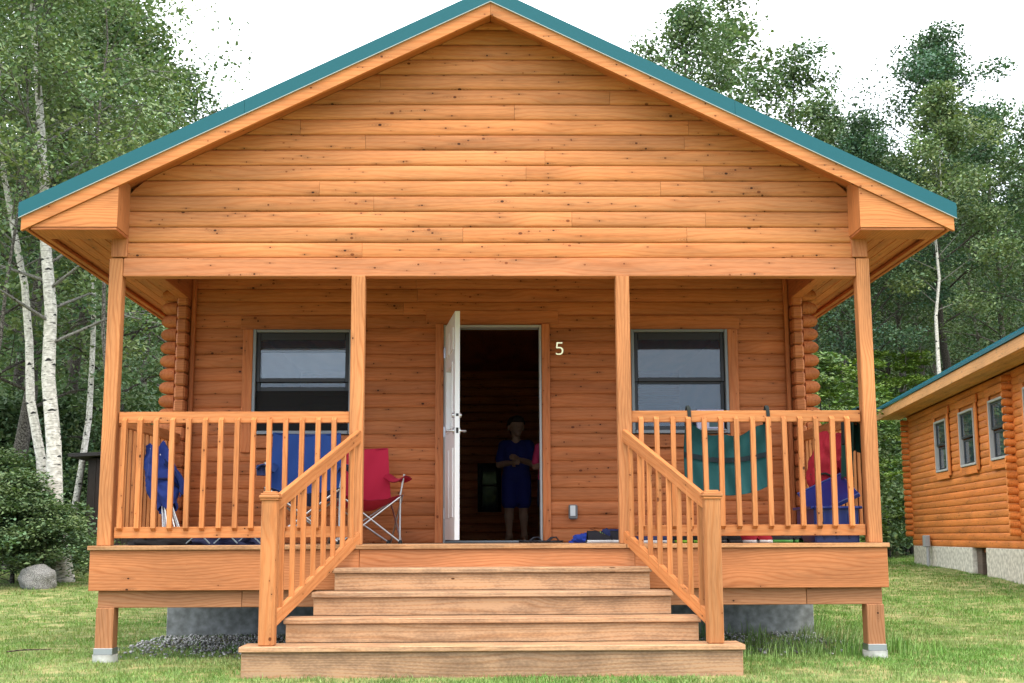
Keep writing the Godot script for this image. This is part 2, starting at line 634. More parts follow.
func cabin_deck(cab: Node) -> void:
	var d := part("deck", cab)
	# floor boards run along the front
	var z := 0.055
	var first := true
	while z > WALL_Z + 0.1:
		var w := 0.138
		var cuts := [-3.075, R(-1.6, -0.4), R(0.9, 2.0), 3.095]
		for i in 3:
			var col := W_TREAD if not first else Color(0.50, 0.27, 0.13)
			board("floor_board", d, Vector3(cuts[i + 1] - cuts[i] - 0.003, 0.034, w), Vector3((cuts[i] + cuts[i + 1]) * 0.5, DECK - 0.017, z - w * 0.5), col, "worn", 0)
		first = false
		z -= 0.143
	# rim boards
	for seg in [[-3.06, -1.0], [-1.0, 1.12], [1.12, 3.08]]:
		board("rim_board", d, Vector3(seg[1] - seg[0] - 0.002, 0.305, 0.038), Vector3((seg[0] + seg[1]) * 0.5, 0.7575, 0.012), W_RIM, "grain", 0)
	for sx in [-1.0, 1.0]:
		board("rim_board", d, Vector3(0.038, 0.305, 2.3), Vector3(0.01 + sx * 3.05, 0.7575, -1.16), W_RIM, "grain", 2)
	# carrying beam below the rim
	for seg in [[-3.0, -1.9], [-1.9, 2.45], [2.45, 3.04]]:
		board("beam", d, Vector3(seg[1] - seg[0] - 0.003, 0.128, 0.09), Vector3((seg[0] + seg[1]) * 0.5, 0.54, -0.07), Color(0.44, 0.205, 0.10), "grain", 0)
	for x in [-2.4, -1.2, 0.0, 1.2, 2.4]:
		board("joist", d, Vector3(0.04, 0.18, 2.2), Vector3(x, 0.80, -1.2), Color(0.46, 0.29, 0.16), "grain", 2)
	for x in [-2.935, 2.975]:
		var leg := part("deck_leg", d)
		board("timber", leg, Vector3(0.135, 0.32, 0.135), Vector3(x, 0.318, -0.07), Color(0.44, 0.205, 0.10), "grain", 1, 0.006)
		var s := shp(Color(1, 1, 1))
		s.box(Vector3(0.145, 0.05, 0.145), Vector3(0, 0, 0), 0.003)
		put("bracket", s, M.metal, leg).position = Vector3(x, 0.152, -0.07)
		s = shp(Color(0.55, 0.56, 0.55))
		s.tube([Vector3(0, -0.3, 0), Vector3(0, 0, 0)], 0.095, 16)
		put("pier", s, M.concrete, leg).position = Vector3(x, 0.126, -0.07)

func cabin_stairs(cab: Node) -> void:
	var st := part("stairs", cab)
	var ys := [0.775, 0.611, 0.445, 0.278]
	var hw := [1.19, 1.305, 1.455, 1.705]
	for k in 4:
		var zf: float = 0.05 + 0.28 * (k + 1)
		var below: float = ys[k + 1] if k < 3 else 0.05
		board("tread", st, Vector3(hw[k] * 2, 0.038, 0.30), Vector3(0.022, ys[k] - 0.019, zf - 0.15), W_TREAD, "worn", 0, 0.006)
		var top: float = ys[k] - 0.038
		board("riser", st, Vector3(hw[k] * 2 - 0.03, top - below - 0.002, 0.03), Vector3(0.022, (top + below) * 0.5, zf - 0.04), Color(0.44, 0.27, 0.155) if k < 3 else Color(0.43, 0.26, 0.148), "worn", 0)
		for sx in [-1.0, 1.0]:
			board("side_panel", st, Vector3(0.03, top - 0.06, 0.262), Vector3(0.022 + sx * (hw[k] - 0.032), (top + 0.06) * 0.5, zf - 0.19), Color(0.43, 0.25, 0.13), "worn", 2)
	# newels, rails and balusters that flare outwards
	for sx in [-1.0, 1.0]:
		var rl := part("stair_railing", st)
		var nx: float = 0.015 + sx * 1.525
		var nw := part("newel_post", rl)
		board("post", nw, Vector3(0.108, 1.0, 0.108), Vector3(nx, 0.778, 1.065), W_POST, "knotty", 1, 0.008)
		for q in [[0.128, 0.016, 1.262], [0.140, 0.020, 1.280], [0.122, 0.014, 1.297], [0.09, 0.012, 1.310]]:
			board("cap", nw, Vector3(q[0], q[1], q[0]), Vector3(nx, q[2], 1.065), W_POST, "grain", 0, 0.006)
		var a := Vector3(0.02 + sx * 1.035, 1.790, -0.02)
		var b := Vector3(0.015 + sx * 1.51, 1.222, 1.02)
		bar("hand_rail", rl, a, b, 0.042, 0.092, W_RAIL)
		var la := Vector3(0.02 + sx * 1.035, 1.005, -0.02)
		var lb := Vector3(0.015 + sx * 1.51, 0.430, 1.02)
		bar("bottom_rail", rl, la, lb, 0.042, 0.088, W_RAIL)
		for k in 8:
			var q := (k + 0.75) / 8.55
			var pt := a.lerp(b, q)
			var pb := la.lerp(lb, q)
			board("baluster", rl, Vector3(0.036, pt.y - pb.y, 0.036), Vector3(pt.x, (pt.y + pb.y) * 0.5, pt.z), W_RAIL, "knotty", 1)

func cabin_posts(cab: Node) -> void:
	for x in [-2.97, 3.005]:
		board("porch_post", cab, Vector3(0.106, 2.263, 0.106), Vector3(x, DECK + 1.1315, -0.0575), W_POST, "grain", 1, 0.006)
	for x in [-1.043, 1.065]:
		board("porch_post", cab, Vector3(0.108, 2.12, 0.108), Vector3(x, DECK + 1.06, -0.0545), W_POST, "grain", 1, 0.006)
	board("porch_beam", cab, Vector3(5.86, 0.148, 0.11), Vector3(0.0175, 3.134, -0.06), Color(0.53, 0.21, 0.09), "knotty", 0, 0.005)
	# plate beams over the sides of the porch and the ceiling
	for sx in [-1.0, 1.0]:
		board("plate_beam", cab, Vector3(0.11, 0.26, 2.24), Vector3(0.0175 + sx * 2.985, 3.43, -1.235), W_WALL, "knotty", 2, 0.005)

func cabin_railings(cab: Node) -> void:
	var zr := -0.062
	for side in [[-2.905, -1.10, 126.5, 336.0], [1.122, 2.94, 644.0, 853.3]]:
		var rl := part("porch_railing", cab)
		var l: float = side[1] - side[0]
		var mx: float = (side[0] + side[1]) * 0.5
		board("top_rail", rl, Vector3(l, 0.09, 0.038), Vector3(mx, 1.937, zr), W_RAIL, "knotty", 0)
		board("bottom_rail", rl, Vector3(l, 0.086, 0.038), Vector3(mx, 1.045, zr), W_RAIL, "knotty", 0)
		for k in 14:
			var px: float = lerpf(side[2], side[3], k / 13.0)
			var x := (px - 489.0) / 127.9 - 0.02
			baluster(rl, Vector3(x, 1.495, zr + 0.0385), 0.0)
	for sx in [-1.0, 1.0]:
		var rl := part("porch_railing", cab)
		var x: float = 0.0175 + sx * 2.982
		board("top_rail", rl, Vector3(0.038, 0.09, 2.17), Vector3(x, 1.937, -1.2), W_RAIL, "knotty", 2)
		board("bottom_rail", rl, Vector3(0.038, 0.086, 2.17), Vector3(x, 1.045, -1.2), W_RAIL, "knotty", 2)
		for k in 16:
			baluster(rl, Vector3(x + sx * 0.0385, 1.495, -0.22 - k * 0.127), PI / 2 * sx)

# square picket nailed to the face of the rails, both ends cut on a slant
func baluster(rl: Node, at: Vector3, turn: float) -> void:
	var s := shp(vary(W_RAIL, 0.14))
	var h := 0.445
	var w := 0.0185
	var cut := 0.028
	var prof := [Vector2(-w, -h + 0.004), Vector2(w, -h + cut), Vector2(w, h - cut), Vector2(-w, h - 0.004)]
	# prism is drawn in x,y and pushed along z: turn it so that the slant faces outwards
	s.xf = Transform3D(Basis(Vector3(0, 0, 1), Vector3(0, 1, 0), Vector3(-1, 0, 0)), Vector3.ZERO)
	s.prism(prof, -w, w, 1)
	var o := put("baluster", s, M.knotty, rl)
	o.position = at
	o.rotation = Vector3(0, turn, R(-0.008, 0.008))

func cabin_walls(cab: Node) -> void:
	var wl := part("front_wall", cab)
	wl.position.z = WALL_Z
	var h := 0.1305
	var open := [[-2.30, -1.335, 1.985, 3.01], [-0.445, 0.508, 0.5, 3.055], [1.385, 2.335, 1.985, 3.01]]
	for k in 20:
		var y0 := DECK + k * h
		var cuts := [-3.06]
		for o in open:
			if y0 + h > o[2] + 0.03 and y0 < o[3] - 0.03:
				cuts.append(o[0] - 0.012)
				cuts.append(o[1] + 0.012)
		cuts.append(3.095)
		var i := 0
		while i < cuts.size():
			var a: float = cuts[i]
			var b: float = cuts[i + 1]
			if b - a > 3.0:
				var j := a + R(1.2, b - a - 1.2)
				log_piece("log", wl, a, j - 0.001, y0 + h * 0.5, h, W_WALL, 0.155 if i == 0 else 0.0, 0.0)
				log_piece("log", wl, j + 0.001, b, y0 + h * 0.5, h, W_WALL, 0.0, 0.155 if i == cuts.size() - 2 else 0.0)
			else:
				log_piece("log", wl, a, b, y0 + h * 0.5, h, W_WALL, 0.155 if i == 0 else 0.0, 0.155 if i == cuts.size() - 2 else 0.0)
			i += 2
	# inner lining of the front wall, with the same openings
	var lin := W_WALL
	for q in [[-3.0, -2.30, DECK, 3.58], [-2.30, -1.335, DECK, 1.985], [-2.30, -1.335, 3.01, 3.58], [-1.335, -0.445, DECK, 3.58], [-0.445, 0.508, 3.055, 3.58], [0.508, 1.385, DECK, 3.58], [1.385, 2.335, DECK, 1.985], [1.385, 2.335, 3.01, 3.58], [2.335, 3.04, DECK, 3.58]]:
		board("lining_panel", wl, Vector3(q[1] - q[0] - 0.001, q[3] - q[2] - 0.001, 0.07), Vector3((q[0] + q[1]) * 0.5, (q[2] + q[3]) * 0.5, -0.088), lin, "grain", 0, 0.001)
	# side walls: logs half a course off, their ends pass the corner
	for sx in [-1.0, 1.0]:
		var sw := part("side_wall", cab)
		for k in 19:
			var y := DECK + (k + 1.0) * h
			var s := shp(vary(W_WALL, 0.1))
			# log_shape lies along x bulging to +z: turn it to lie along z bulging outwards
			log_shape(s, -0.12, -0.12, 7.1, 7.1, h, 0.032, 0.05)
			var o := put("log", s, M.knotty, sw)
			if sx > 0:
				o.transform = Transform3D(Basis(Vector3(0, 0, -1), Vector3(0, 1, 0), Vector3(1, 0, 0)), Vector3(3.05, y, WALL_Z - 0.05))
			else:
				o.transform = Transform3D(Basis(Vector3(0, 0, -1), Vector3(0, 1, 0), Vector3(-1, 0, 0)), Vector3(-3.015, y, WALL_Z - 0.05))
			# the passing end, planed square with eased corners
			board("log_end", sw, Vector3(0.105, h - 0.006, 0.16), Vector3(0.0175 + sx * 2.985, y, WALL_Z + 0.11), W_WALL, "grain", 2, 0.018)
		board("corner_trim", sw, Vector3(0.04, 2.6, 0.04), Vector3(0.0175 + sx * 2.905, DECK + 1.31, WALL_Z + 0.05), W_WALL, "grain", 1)
		board("lining_panel", sw, Vector3(0.06, 2.62, 6.9), Vector3(0.0175 + sx * 2.955, DECK + 1.325, WALL_Z - 3.62), lin, "grain", 2, 0.001)
	# back wall with a small window to the wood behind
	var bw := part("back_wall", cab)
	for k in 20:
		var y := DECK + (k + 0.5) * h
		var segs := [[-3.1, 3.1]]
		if y > 1.45 and y < 2.05: segs = [[-3.1, -0.02], [0.24, 3.1]]
		for sg in segs:
			var s := shp(vary(W_WALL, 0.1))
			log_shape(s, sg[0], sg[0], sg[1], sg[1], h, 0.032, 0.06)
			var o := put("log", s, M.knotty, bw)
			o.transform = Transform3D(Basis(Vector3(-1, 0, 0), Vector3(0, 1, 0), Vector3(0, 0, -1)), Vector3(0.11, y, WALL_Z - 7.2))
			if sg[0] > 0 or sg[1] < 0: o.position.x = 0.11
	var pane := shp()
	pane.box(Vector3(0.34, 0.72, 0.006), Vector3.ZERO, 0.001)
	put("window_pane", pane, M.glass, bw).position = Vector3(0.0, 1.75, WALL_Z - 7.17)
	var sc := shp()
	sc.box(Vector3(0.36, 0.74, 0.002), Vector3.ZERO, 0.0003)
	put("insect_screen", sc, M.screen, bw).position = Vector3(0.0, 1.75, WALL_Z - 7.13)
	for q in [[Vector3(0.30, 0.03, 0.04), Vector3(0.0, 1.78, WALL_Z - 7.15)], [Vector3(0.03, 0.6, 0.04), Vector3(-0.12, 1.75, WALL_Z - 7.15)], [Vector3(0.03, 0.6, 0.04), Vector3(0.12, 1.75, WALL_Z - 7.15)]]:
		board("window_bar", bw, q[0], q[1], Color(0.3, 0.3, 0.3), "grain")
	# floor and ceiling of the room
	board("room_floor", cab, Vector3(5.9, 0.05, 7.0), Vector3(0.0175, DECK - 0.03, WALL_Z - 3.65), W_TREAD, "grain", 2, 0.001)
	board("room_ceiling", cab, Vector3(5.85, 0.04, 7.0), Vector3(0.0175, 3.57, WALL_Z - 3.65), lin, "grain", 2, 0.001)
	var pc := part("porch_ceiling", cab)
	for k in 22:
		board("ceiling_board", pc, Vector3(0.262, 0.02, 2.27), Vector3(-2.78 + k * 0.2665, 3.575, -1.24), W_WALL, "knotty", 2, 0.003)

func cabin_gable(cab: Node) -> void:
	var g := part("gable", cab)
	g.position.z = -0.035
	var h := 0.1285
	var under := 5.211
	var y := 3.2095
	var k := 0
	while y + 0.03 < under:
		var hh := minf(h, under - y)
		var x0 := minf(2.915, (under - y) / RAKE)
		var x1 := minf(2.915, maxf(0.0, (under - y - hh) / RAKE))
		var cuts := []
		if x0 > 1.2:
			cuts.append([R(-1.9, -0.9), R(-0.6, 0.5), R(0.2, 1.0), R(-1.2, -0.2)][k % 4])
			if x0 > 1.9 and k % 3 != 0: cuts.append([R(1.3, 1.8), R(1.0, 1.7), R(1.4, 1.9)][k % 3])
		var l := -x0
		for i in cuts.size() + 1:
			var r: float = cuts[i] if i < cuts.size() else x0
			if r - l > 0.1:
				var s := shp(vary(W_GABLE, 0.1))
				var last := i == cuts.size()
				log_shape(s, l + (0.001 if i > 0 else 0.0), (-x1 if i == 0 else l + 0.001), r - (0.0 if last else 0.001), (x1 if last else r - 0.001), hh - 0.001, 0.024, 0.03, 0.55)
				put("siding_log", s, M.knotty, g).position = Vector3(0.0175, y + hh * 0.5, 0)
				l = r
		y += h
		k += 1
	# backing
	var b := shp(W_WALL)
	b.prism([Vector2(-2.9, 3.22), Vector2(2.9, 3.22), Vector2(2.9, under - RAKE * 2.9), Vector2(0, under), Vector2(-2.9, under - RAKE * 2.9)], -0.07, -0.034)
	put("backing_panel", b, M.grain, g).position.x = 0.0175

func rake_piece(called: String, parent: Node, sx: float, x_in: float, x_out: float, top: float, bottom: float, z0: float, z1: float, m: Material, col: Color) -> MeshInstance3D:
	# a plank that follows the slope: vertical height from "bottom" to "top" (heights at the ridge)
	var s := shp(vary(col, 0.06))
	s.prism([Vector2(sx * x_in, roof_line(bottom, x_in)), Vector2(sx * x_out, roof_line(bottom, x_out)), Vector2(sx * x_out, roof_line(top, x_out)), Vector2(sx * x_in, roof_line(top, x_in))], z0, z1, 0)
	var o := put(called, s, m, parent)
	o.position.x = 0.012
	return o

func cabin_roof(cab: Node) -> void:
	var rf := part("roof", cab)
	var zb := WALL_Z - 7.7
	for sx in [-1.0, 1.0]:
		# rake board, drip edge, metal rake trim
		rake_piece("rake_board", rf, sx, 0.001, 3.625, 5.232, 5.120, 0.295, 0.33, M.knotty, W_RAIL)
		rake_piece("rake_trim", rf, sx, 0.0, 1.93, 5.347, 5.230, 0.318, 0.345, M.roof, Color(1, 1, 1))
		rake_piece("rake_trim", rf, sx, 1.932, 3.645, 5.347, 5.230, 0.318, 0.345, M.roof, Color(1, 1, 1))
		rake_piece("drip_edge", rf, sx, 0.0, 3.643, 5.2275, 5.222, 0.331, 0.350, M.drip, Color(1, 1, 1))
		# soffit of the rake: boards between the gable and the rake board
		rake_piece("soffit_board", rf, sx, 0.002, 3.0, 5.233, 5.213, 0.13, 0.293, M.knotty, W_WALL)
		rake_piece("soffit_board", rf, sx, 0.002, 3.0, 5.233, 5.213, -0.07, 0.128, M.knotty, W_WALL)
		# roof deck and metal panels with seams
		rake_piece("roof_deck", rf, sx, 0.0, 3.60, 5.30, 5.236, zb, 0.29, M.grain, Color(0.5, 0.3, 0.15))
		var strips := 26
		var wide := (0.317 - zb) / strips
		for k in strips:
			var s := shp()
			s.prism([Vector2(0, 5.335), Vector2(sx * 3.66, roof_line(5.335, 3.66)), Vector2(sx * 3.66, roof_line(5.312, 3.66)), Vector2(0, 5.312)], 0.0, wide - 0.001)
			s.prism([Vector2(0, 5.365), Vector2(sx * 3.66, roof_line(5.365, 3.66)), Vector2(sx * 3.66, roof_line(5.335, 3.66)), Vector2(0, 5.335)], 0.0, 0.022)
			var o := put("roof_panel", s, M.roof, rf)
			o.position = Vector3(0.012, 0, zb + k * wide)
		# eave return: a boxed triangle at the corner
		var x_in := 2.893
		var er := part("eave_return", cab)
		var tri := shp(vary(W_RAIL, 0.04))
		tri.prism([Vector2(sx * x_in, 3.385), Vector2(sx * 3.548, 3.385), Vector2(sx * x_in, roof_line(5.118, x_in))], 0.285, 0.312)
		put("face_board", tri, M.grain, er).position.x = 0.012
		board("side_board", er, Vector3(0.03, 0.43, 0.30), Vector3(0.012 + sx * (x_in + 0.016), 3.598, 0.133), W_RAIL, "grain", 1)
		board("bottom_board", er, Vector3(0.66, 0.022, 0.31), Vector3(0.012 + sx * (x_in + 0.335), 3.373, 0.15), W_WALL, "grain", 2)
		board("corner_block", er, Vector3(0.125, 0.17, 0.10), Vector3(0.0175 + sx * 2.965, 3.30, -0.045), W_RIM, "grain", 1)
		# level soffit under the eave, boards running back
		var so := part("eave_soffit", cab)
		for k in 5:
			var sb := board("soffit_board", so, Vector3(0.098, 0.018, 9.9), Vector3(0.012 + sx * (3.10 + k * 0.1), 3.425, zb + 5.05), W_WALL, "knotty", 2, 0.004)
		board("fascia", so, Vector3(0.03, 0.14, 10.2), Vector3(0.012 + sx * 3.605, 3.44, zb + 5.2), W_WALL, "grain", 2)
		board("soffit_lip", so, Vector3(0.05, 0.03, 10.1), Vector3(0.012 + sx * 3.562, 3.395, zb + 5.15), W_WALL, "grain", 2)
	# ridge cap
	var rc := shp()
	rc.prism([Vector2(-0.2, roof_line(5.372, 0.2)), Vector2(0, 5.372), Vector2(0.2, roof_line(5.372, 0.2)), Vector2(0.2, roof_line(5.366, 0.2)), Vector2(0, 5.366), Vector2(-0.2, roof_line(5.366, 0.2))], zb, 0.34)
	put("ridge_cap", rc, M.roof, rf).position.x = 0.012
	# back gable, closed
	var bg := shp(W_WALL)
	bg.prism([Vector2(-3.0, 3.55), Vector2(3.0, 3.55), Vector2(3.0, roof_line(5.2, 3.0)), Vector2(0, 5.2), Vector2(-3.0, roof_line(5.2, 3.0))], WALL_Z - 7.24, WALL_Z - 7.2)
	put("back_gable", bg, M.knotty, cab)

# sash window: x0..x1, frame from 1.985 to 3.01
func cabin_window(cab: Node, x0: float, x1: float, raised: bool) -> void:
	var w := part("window", cab)
	w.position.z = WALL_Z
	var y0 := 1.985
	var y1 := 3.01
	var mx := (x0 + x1) * 0.5
	var wd := x1 - x0
	# wooden surround
	board("side_trim", w, Vector3(0.098, 1.20, 0.03), Vector3(x0 - 0.05, 2.412, 0.046), W_WALL * 1.12, "knotty", 1)
	board("side_trim", w, Vector3(0.098, 1.20, 0.03), Vector3(x1 + 0.05, 2.412, 0.046), W_WALL * 1.12, "knotty", 1)
	board("head_trim", w, Vector3(wd + 0.26, 0.135, 0.03), Vector3(mx, 3.081, 0.012), W_WALL, "knotty", 0)
	board("bottom_trim", w, Vector3(wd - 0.004, 0.12, 0.028), Vector3(mx, 1.915, 0.045), W_WALL, "knotty", 0)
	# aluminium outer frame
	var fr := part("frame", w)
	for q in [[Vector3(0.03, y1 - y0, 0.07), Vector3(x0 + 0.016, (y0 + y1) * 0.5, 0.03)], [Vector3(0.03, y1 - y0, 0.07), Vector3(x1 - 0.016, (y0 + y1) * 0.5, 0.03)], [Vector3(wd - 0.066, 0.028, 0.07), Vector3(mx, y1 - 0.015, 0.03)], [Vector3(wd - 0.066, 0.034, 0.08), Vector3(mx, y0 + 0.018, 0.036)]]:
		var s := shp()
		s.box(q[0], Vector3.ZERO, 0.004)
		put("rail", s, M.alu, fr).position = q[1]
	# upper sash
	var mid := 2.515
	sash(w, x0 + 0.034, x1 - 0.034, mid - 0.02, y1 - 0.03, 0.018, true, 0.075)
	# lower sash: shut, or pushed up behind the upper one
	if raised:
		sash(w, x0 + 0.034, x1 - 0.034, mid - 0.105, y1 - 0.17, -0.018, true, 0.05)
	else:
		sash(w, x0 + 0.034, x1 - 0.034, y0 + 0.036, mid + 0.012, -0.018, true, 0.055)
	if raised:
		var sc := shp()
		sc.box(Vector3(wd - 0.07, mid - y0 - 0.14, 0.002), Vector3.ZERO, 0.0003)
		put("insect_screen", sc, M.screen, w).position = Vector3(mx, (mid - 0.10 + y0 + 0.03) * 0.5, 0.03)

func sash(w: Node, xa: float, xb: float, ya: float, yb: float, z: float, glazed: bool, top: float) -> void:
	var sh := part("sash", w)
	var st := 0.036
	for q in [[Vector3(st, yb - ya, 0.032), Vector3(xa + st * 0.5, (ya + yb) * 0.5, z)], [Vector3(st, yb - ya, 0.032), Vector3(xb - st * 0.5, (ya + yb) * 0.5, z)], [Vector3(xb - xa - 2 * st - 0.001, top, 0.032), Vector3((xa + xb) * 0.5, yb - top * 0.5, z)], [Vector3(xb - xa - 2 * st - 0.001, 0.04, 0.032), Vector3((xa + xb) * 0.5, ya + 0.02, z)]]:
		var s := shp()
		s.box(q[0], Vector3.ZERO, 0.004)
		put("sash_bar", s, M.bronze, sh).position = q[1]
	if glazed:
		var g := shp()
		g.box(Vector3(xb - xa - 2 * st, yb - ya - top - 0.04, 0.006), Vector3.ZERO, 0.0005)
		put("pane", g, M.glass, sh).position = Vector3((xa + xb) * 0.5, (ya + 0.04 + yb - top) * 0.5, z)
		sh.get_child(sh.get_child_count() - 1).rotation.x = 0.021

func cabin_door(cab: Node) -> void:
	var dw := part("doorway", cab)
	dw.position.z = WALL_Z
	board("side_trim", dw, Vector3(0.078, 2.12, 0.03), Vector3(-0.485, DECK + 1.06, 0.046), W_WALL * 1.25, "knotty", 1)
	board("side_trim", dw, Vector3(0.078, 2.12, 0.03), Vector3(0.551, DECK + 1.06, 0.046), W_WALL * 1.1, "knotty", 1)
	board("head_trim", dw, Vector3(1.30, 0.135, 0.03), Vector3(0.03, 3.133, 0.012), W_WALL, "knotty", 0)
	for q in [[Vector3(0.022, 2.11, 0.16), Vector3(-0.434, DECK + 1.055, -0.03)], [Vector3(0.022, 2.11, 0.16), Vector3(0.498, DECK + 1.055, -0.03)], [Vector3(0.908, 0.024, 0.16), Vector3(0.032, 3.043, -0.03)]]:
		var s := shp()
		s.box(q[0], Vector3.ZERO, 0.003, 1)
		put("jamb", s, M.jamb, dw).position = q[1]
	var sl := shp()
	sl.box(Vector3(0.92, 0.022, 0.15), Vector3.ZERO, 0.005)
	put("threshold", sl, M.alu, dw).position = Vector3(0.03, DECK + 0.012, -0.01)
	# the door leaf swings out towards the steps
	var door := part("door", cab)
	door.position = Vector3(-0.428, DECK + 0.03, WALL_Z + 0.06)
	door.rotation.y = -deg_to_rad(82.5)
	door.set_meta("label", "white open door with a small dark window and lever handle")
	# built shut: hinge at x = 0, leaf along +x, outer face at z = 0
	var wd := 0.905
	var hh := 2.055
	var th := 0.044
	var leaf := shp()
	# leaf with an opening for the glass (x 0.2..0.7, y 1.02..1.72)
	for q in [[0.0, 0.2, 0.0, hh], [0.7, wd, 0.0, hh], [0.2, 0.7, 0.0, 1.0], [0.2, 0.7, 1.60, hh]]:
		leaf.box(Vector3(q[1] - q[0], q[3] - q[2], th), Vector3((q[0] + q[1]) * 0.5, (q[2] + q[3]) * 0.5, -th * 0.5), 0.0015, 1)
	put("leaf", leaf, M.white, door)
	for q in [[0.2, 0.7, 0.985, 1.015], [0.2, 0.7, 1.585, 1.615]]:
		var m := shp()
		m.box(Vector3(0.54, 0.03, th + 0.02), Vector3(0.45, (q[2] + q[3]) * 0.5, -th * 0.5), 0.005)
		put("glazing_bead", m, M.white, door)
	for x in [0.195, 0.705]:
		var m := shp()
		m.box(Vector3(0.03, 0.568, th + 0.02), Vector3(x, 1.30, -th * 0.5), 0.005, 1)
		put("glazing_bead", m, M.white, door)
	for q in [[0.12, 0.42, 0.2, 0.82], [0.48, 0.78, 0.2, 0.82], [0.12, 0.42, 1.72, 1.93], [0.48, 0.78, 1.72, 1.93]]:
		var m := shp()
		m.box(Vector3(q[1] - q[0], q[3] - q[2], 0.012), Vector3((q[0] + q[1]) * 0.5, (q[2] + q[3]) * 0.5, 0.003), 0.005, 1)
		put("raised_panel", m, M.white, door)
	var gl := shp()
	gl.box(Vector3(0.5, 0.6, 0.006), Vector3(0.45, 1.30, -th * 0.5), 0.001)
	put("pane", gl, M.glass, door)
	for y in [0.25, 1.03, 1.80]:
		var hg := shp()
		hg.tube([Vector3(-0.006, y - 0.05, 0.008), Vector3(-0.006, y + 0.05, 0.008)], 0.008, 8)
		hg.box(Vector3(0.035, 0.1, 0.003), Vector3(0.018, y, 0.002), 0.001)
		put("hinge", hg, M.steel, door)
	for sd in [1.0, -1.0]:
		var lv := shp()
		var zf := 0.0 if sd > 0 else -th
		lv.tube([Vector3(wd - 0.06, 0.97, zf), Vector3(wd - 0.06, 0.97, zf + sd * 0.012)], 0.03, 14)
		lv.tube([Vector3(wd - 0.06, 0.97, zf), Vector3(wd - 0.06, 0.97, zf + sd * 0.055), Vector3(wd - 0.075, 0.97, zf + sd * 0.062), Vector3(wd - 0.17, 0.968, zf + sd * 0.060)], [0.011, 0.011, 0.010, 0.008], 8)
		put("lever_handle", lv, M.steel, door)
		var db := shp()
		db.tube([Vector3(wd - 0.06, 1.11, zf), Vector3(wd - 0.06, 1.11, zf + sd * 0.02)], [0.028, 0.022], 14)
		put("deadbolt", db, M.steel, door)
	var lt := shp()
	lt.box(Vector3(0.004, 0.024, 0.024), Vector3(wd + 0.001, 1.11, -th * 0.5), 0.001)
	lt.box(Vector3(0.004, 0.05, 0.022), Vector3(wd + 0.001, 0.97, -th * 0.5), 0.001)
	put("latch_plate", lt, M.black, door)

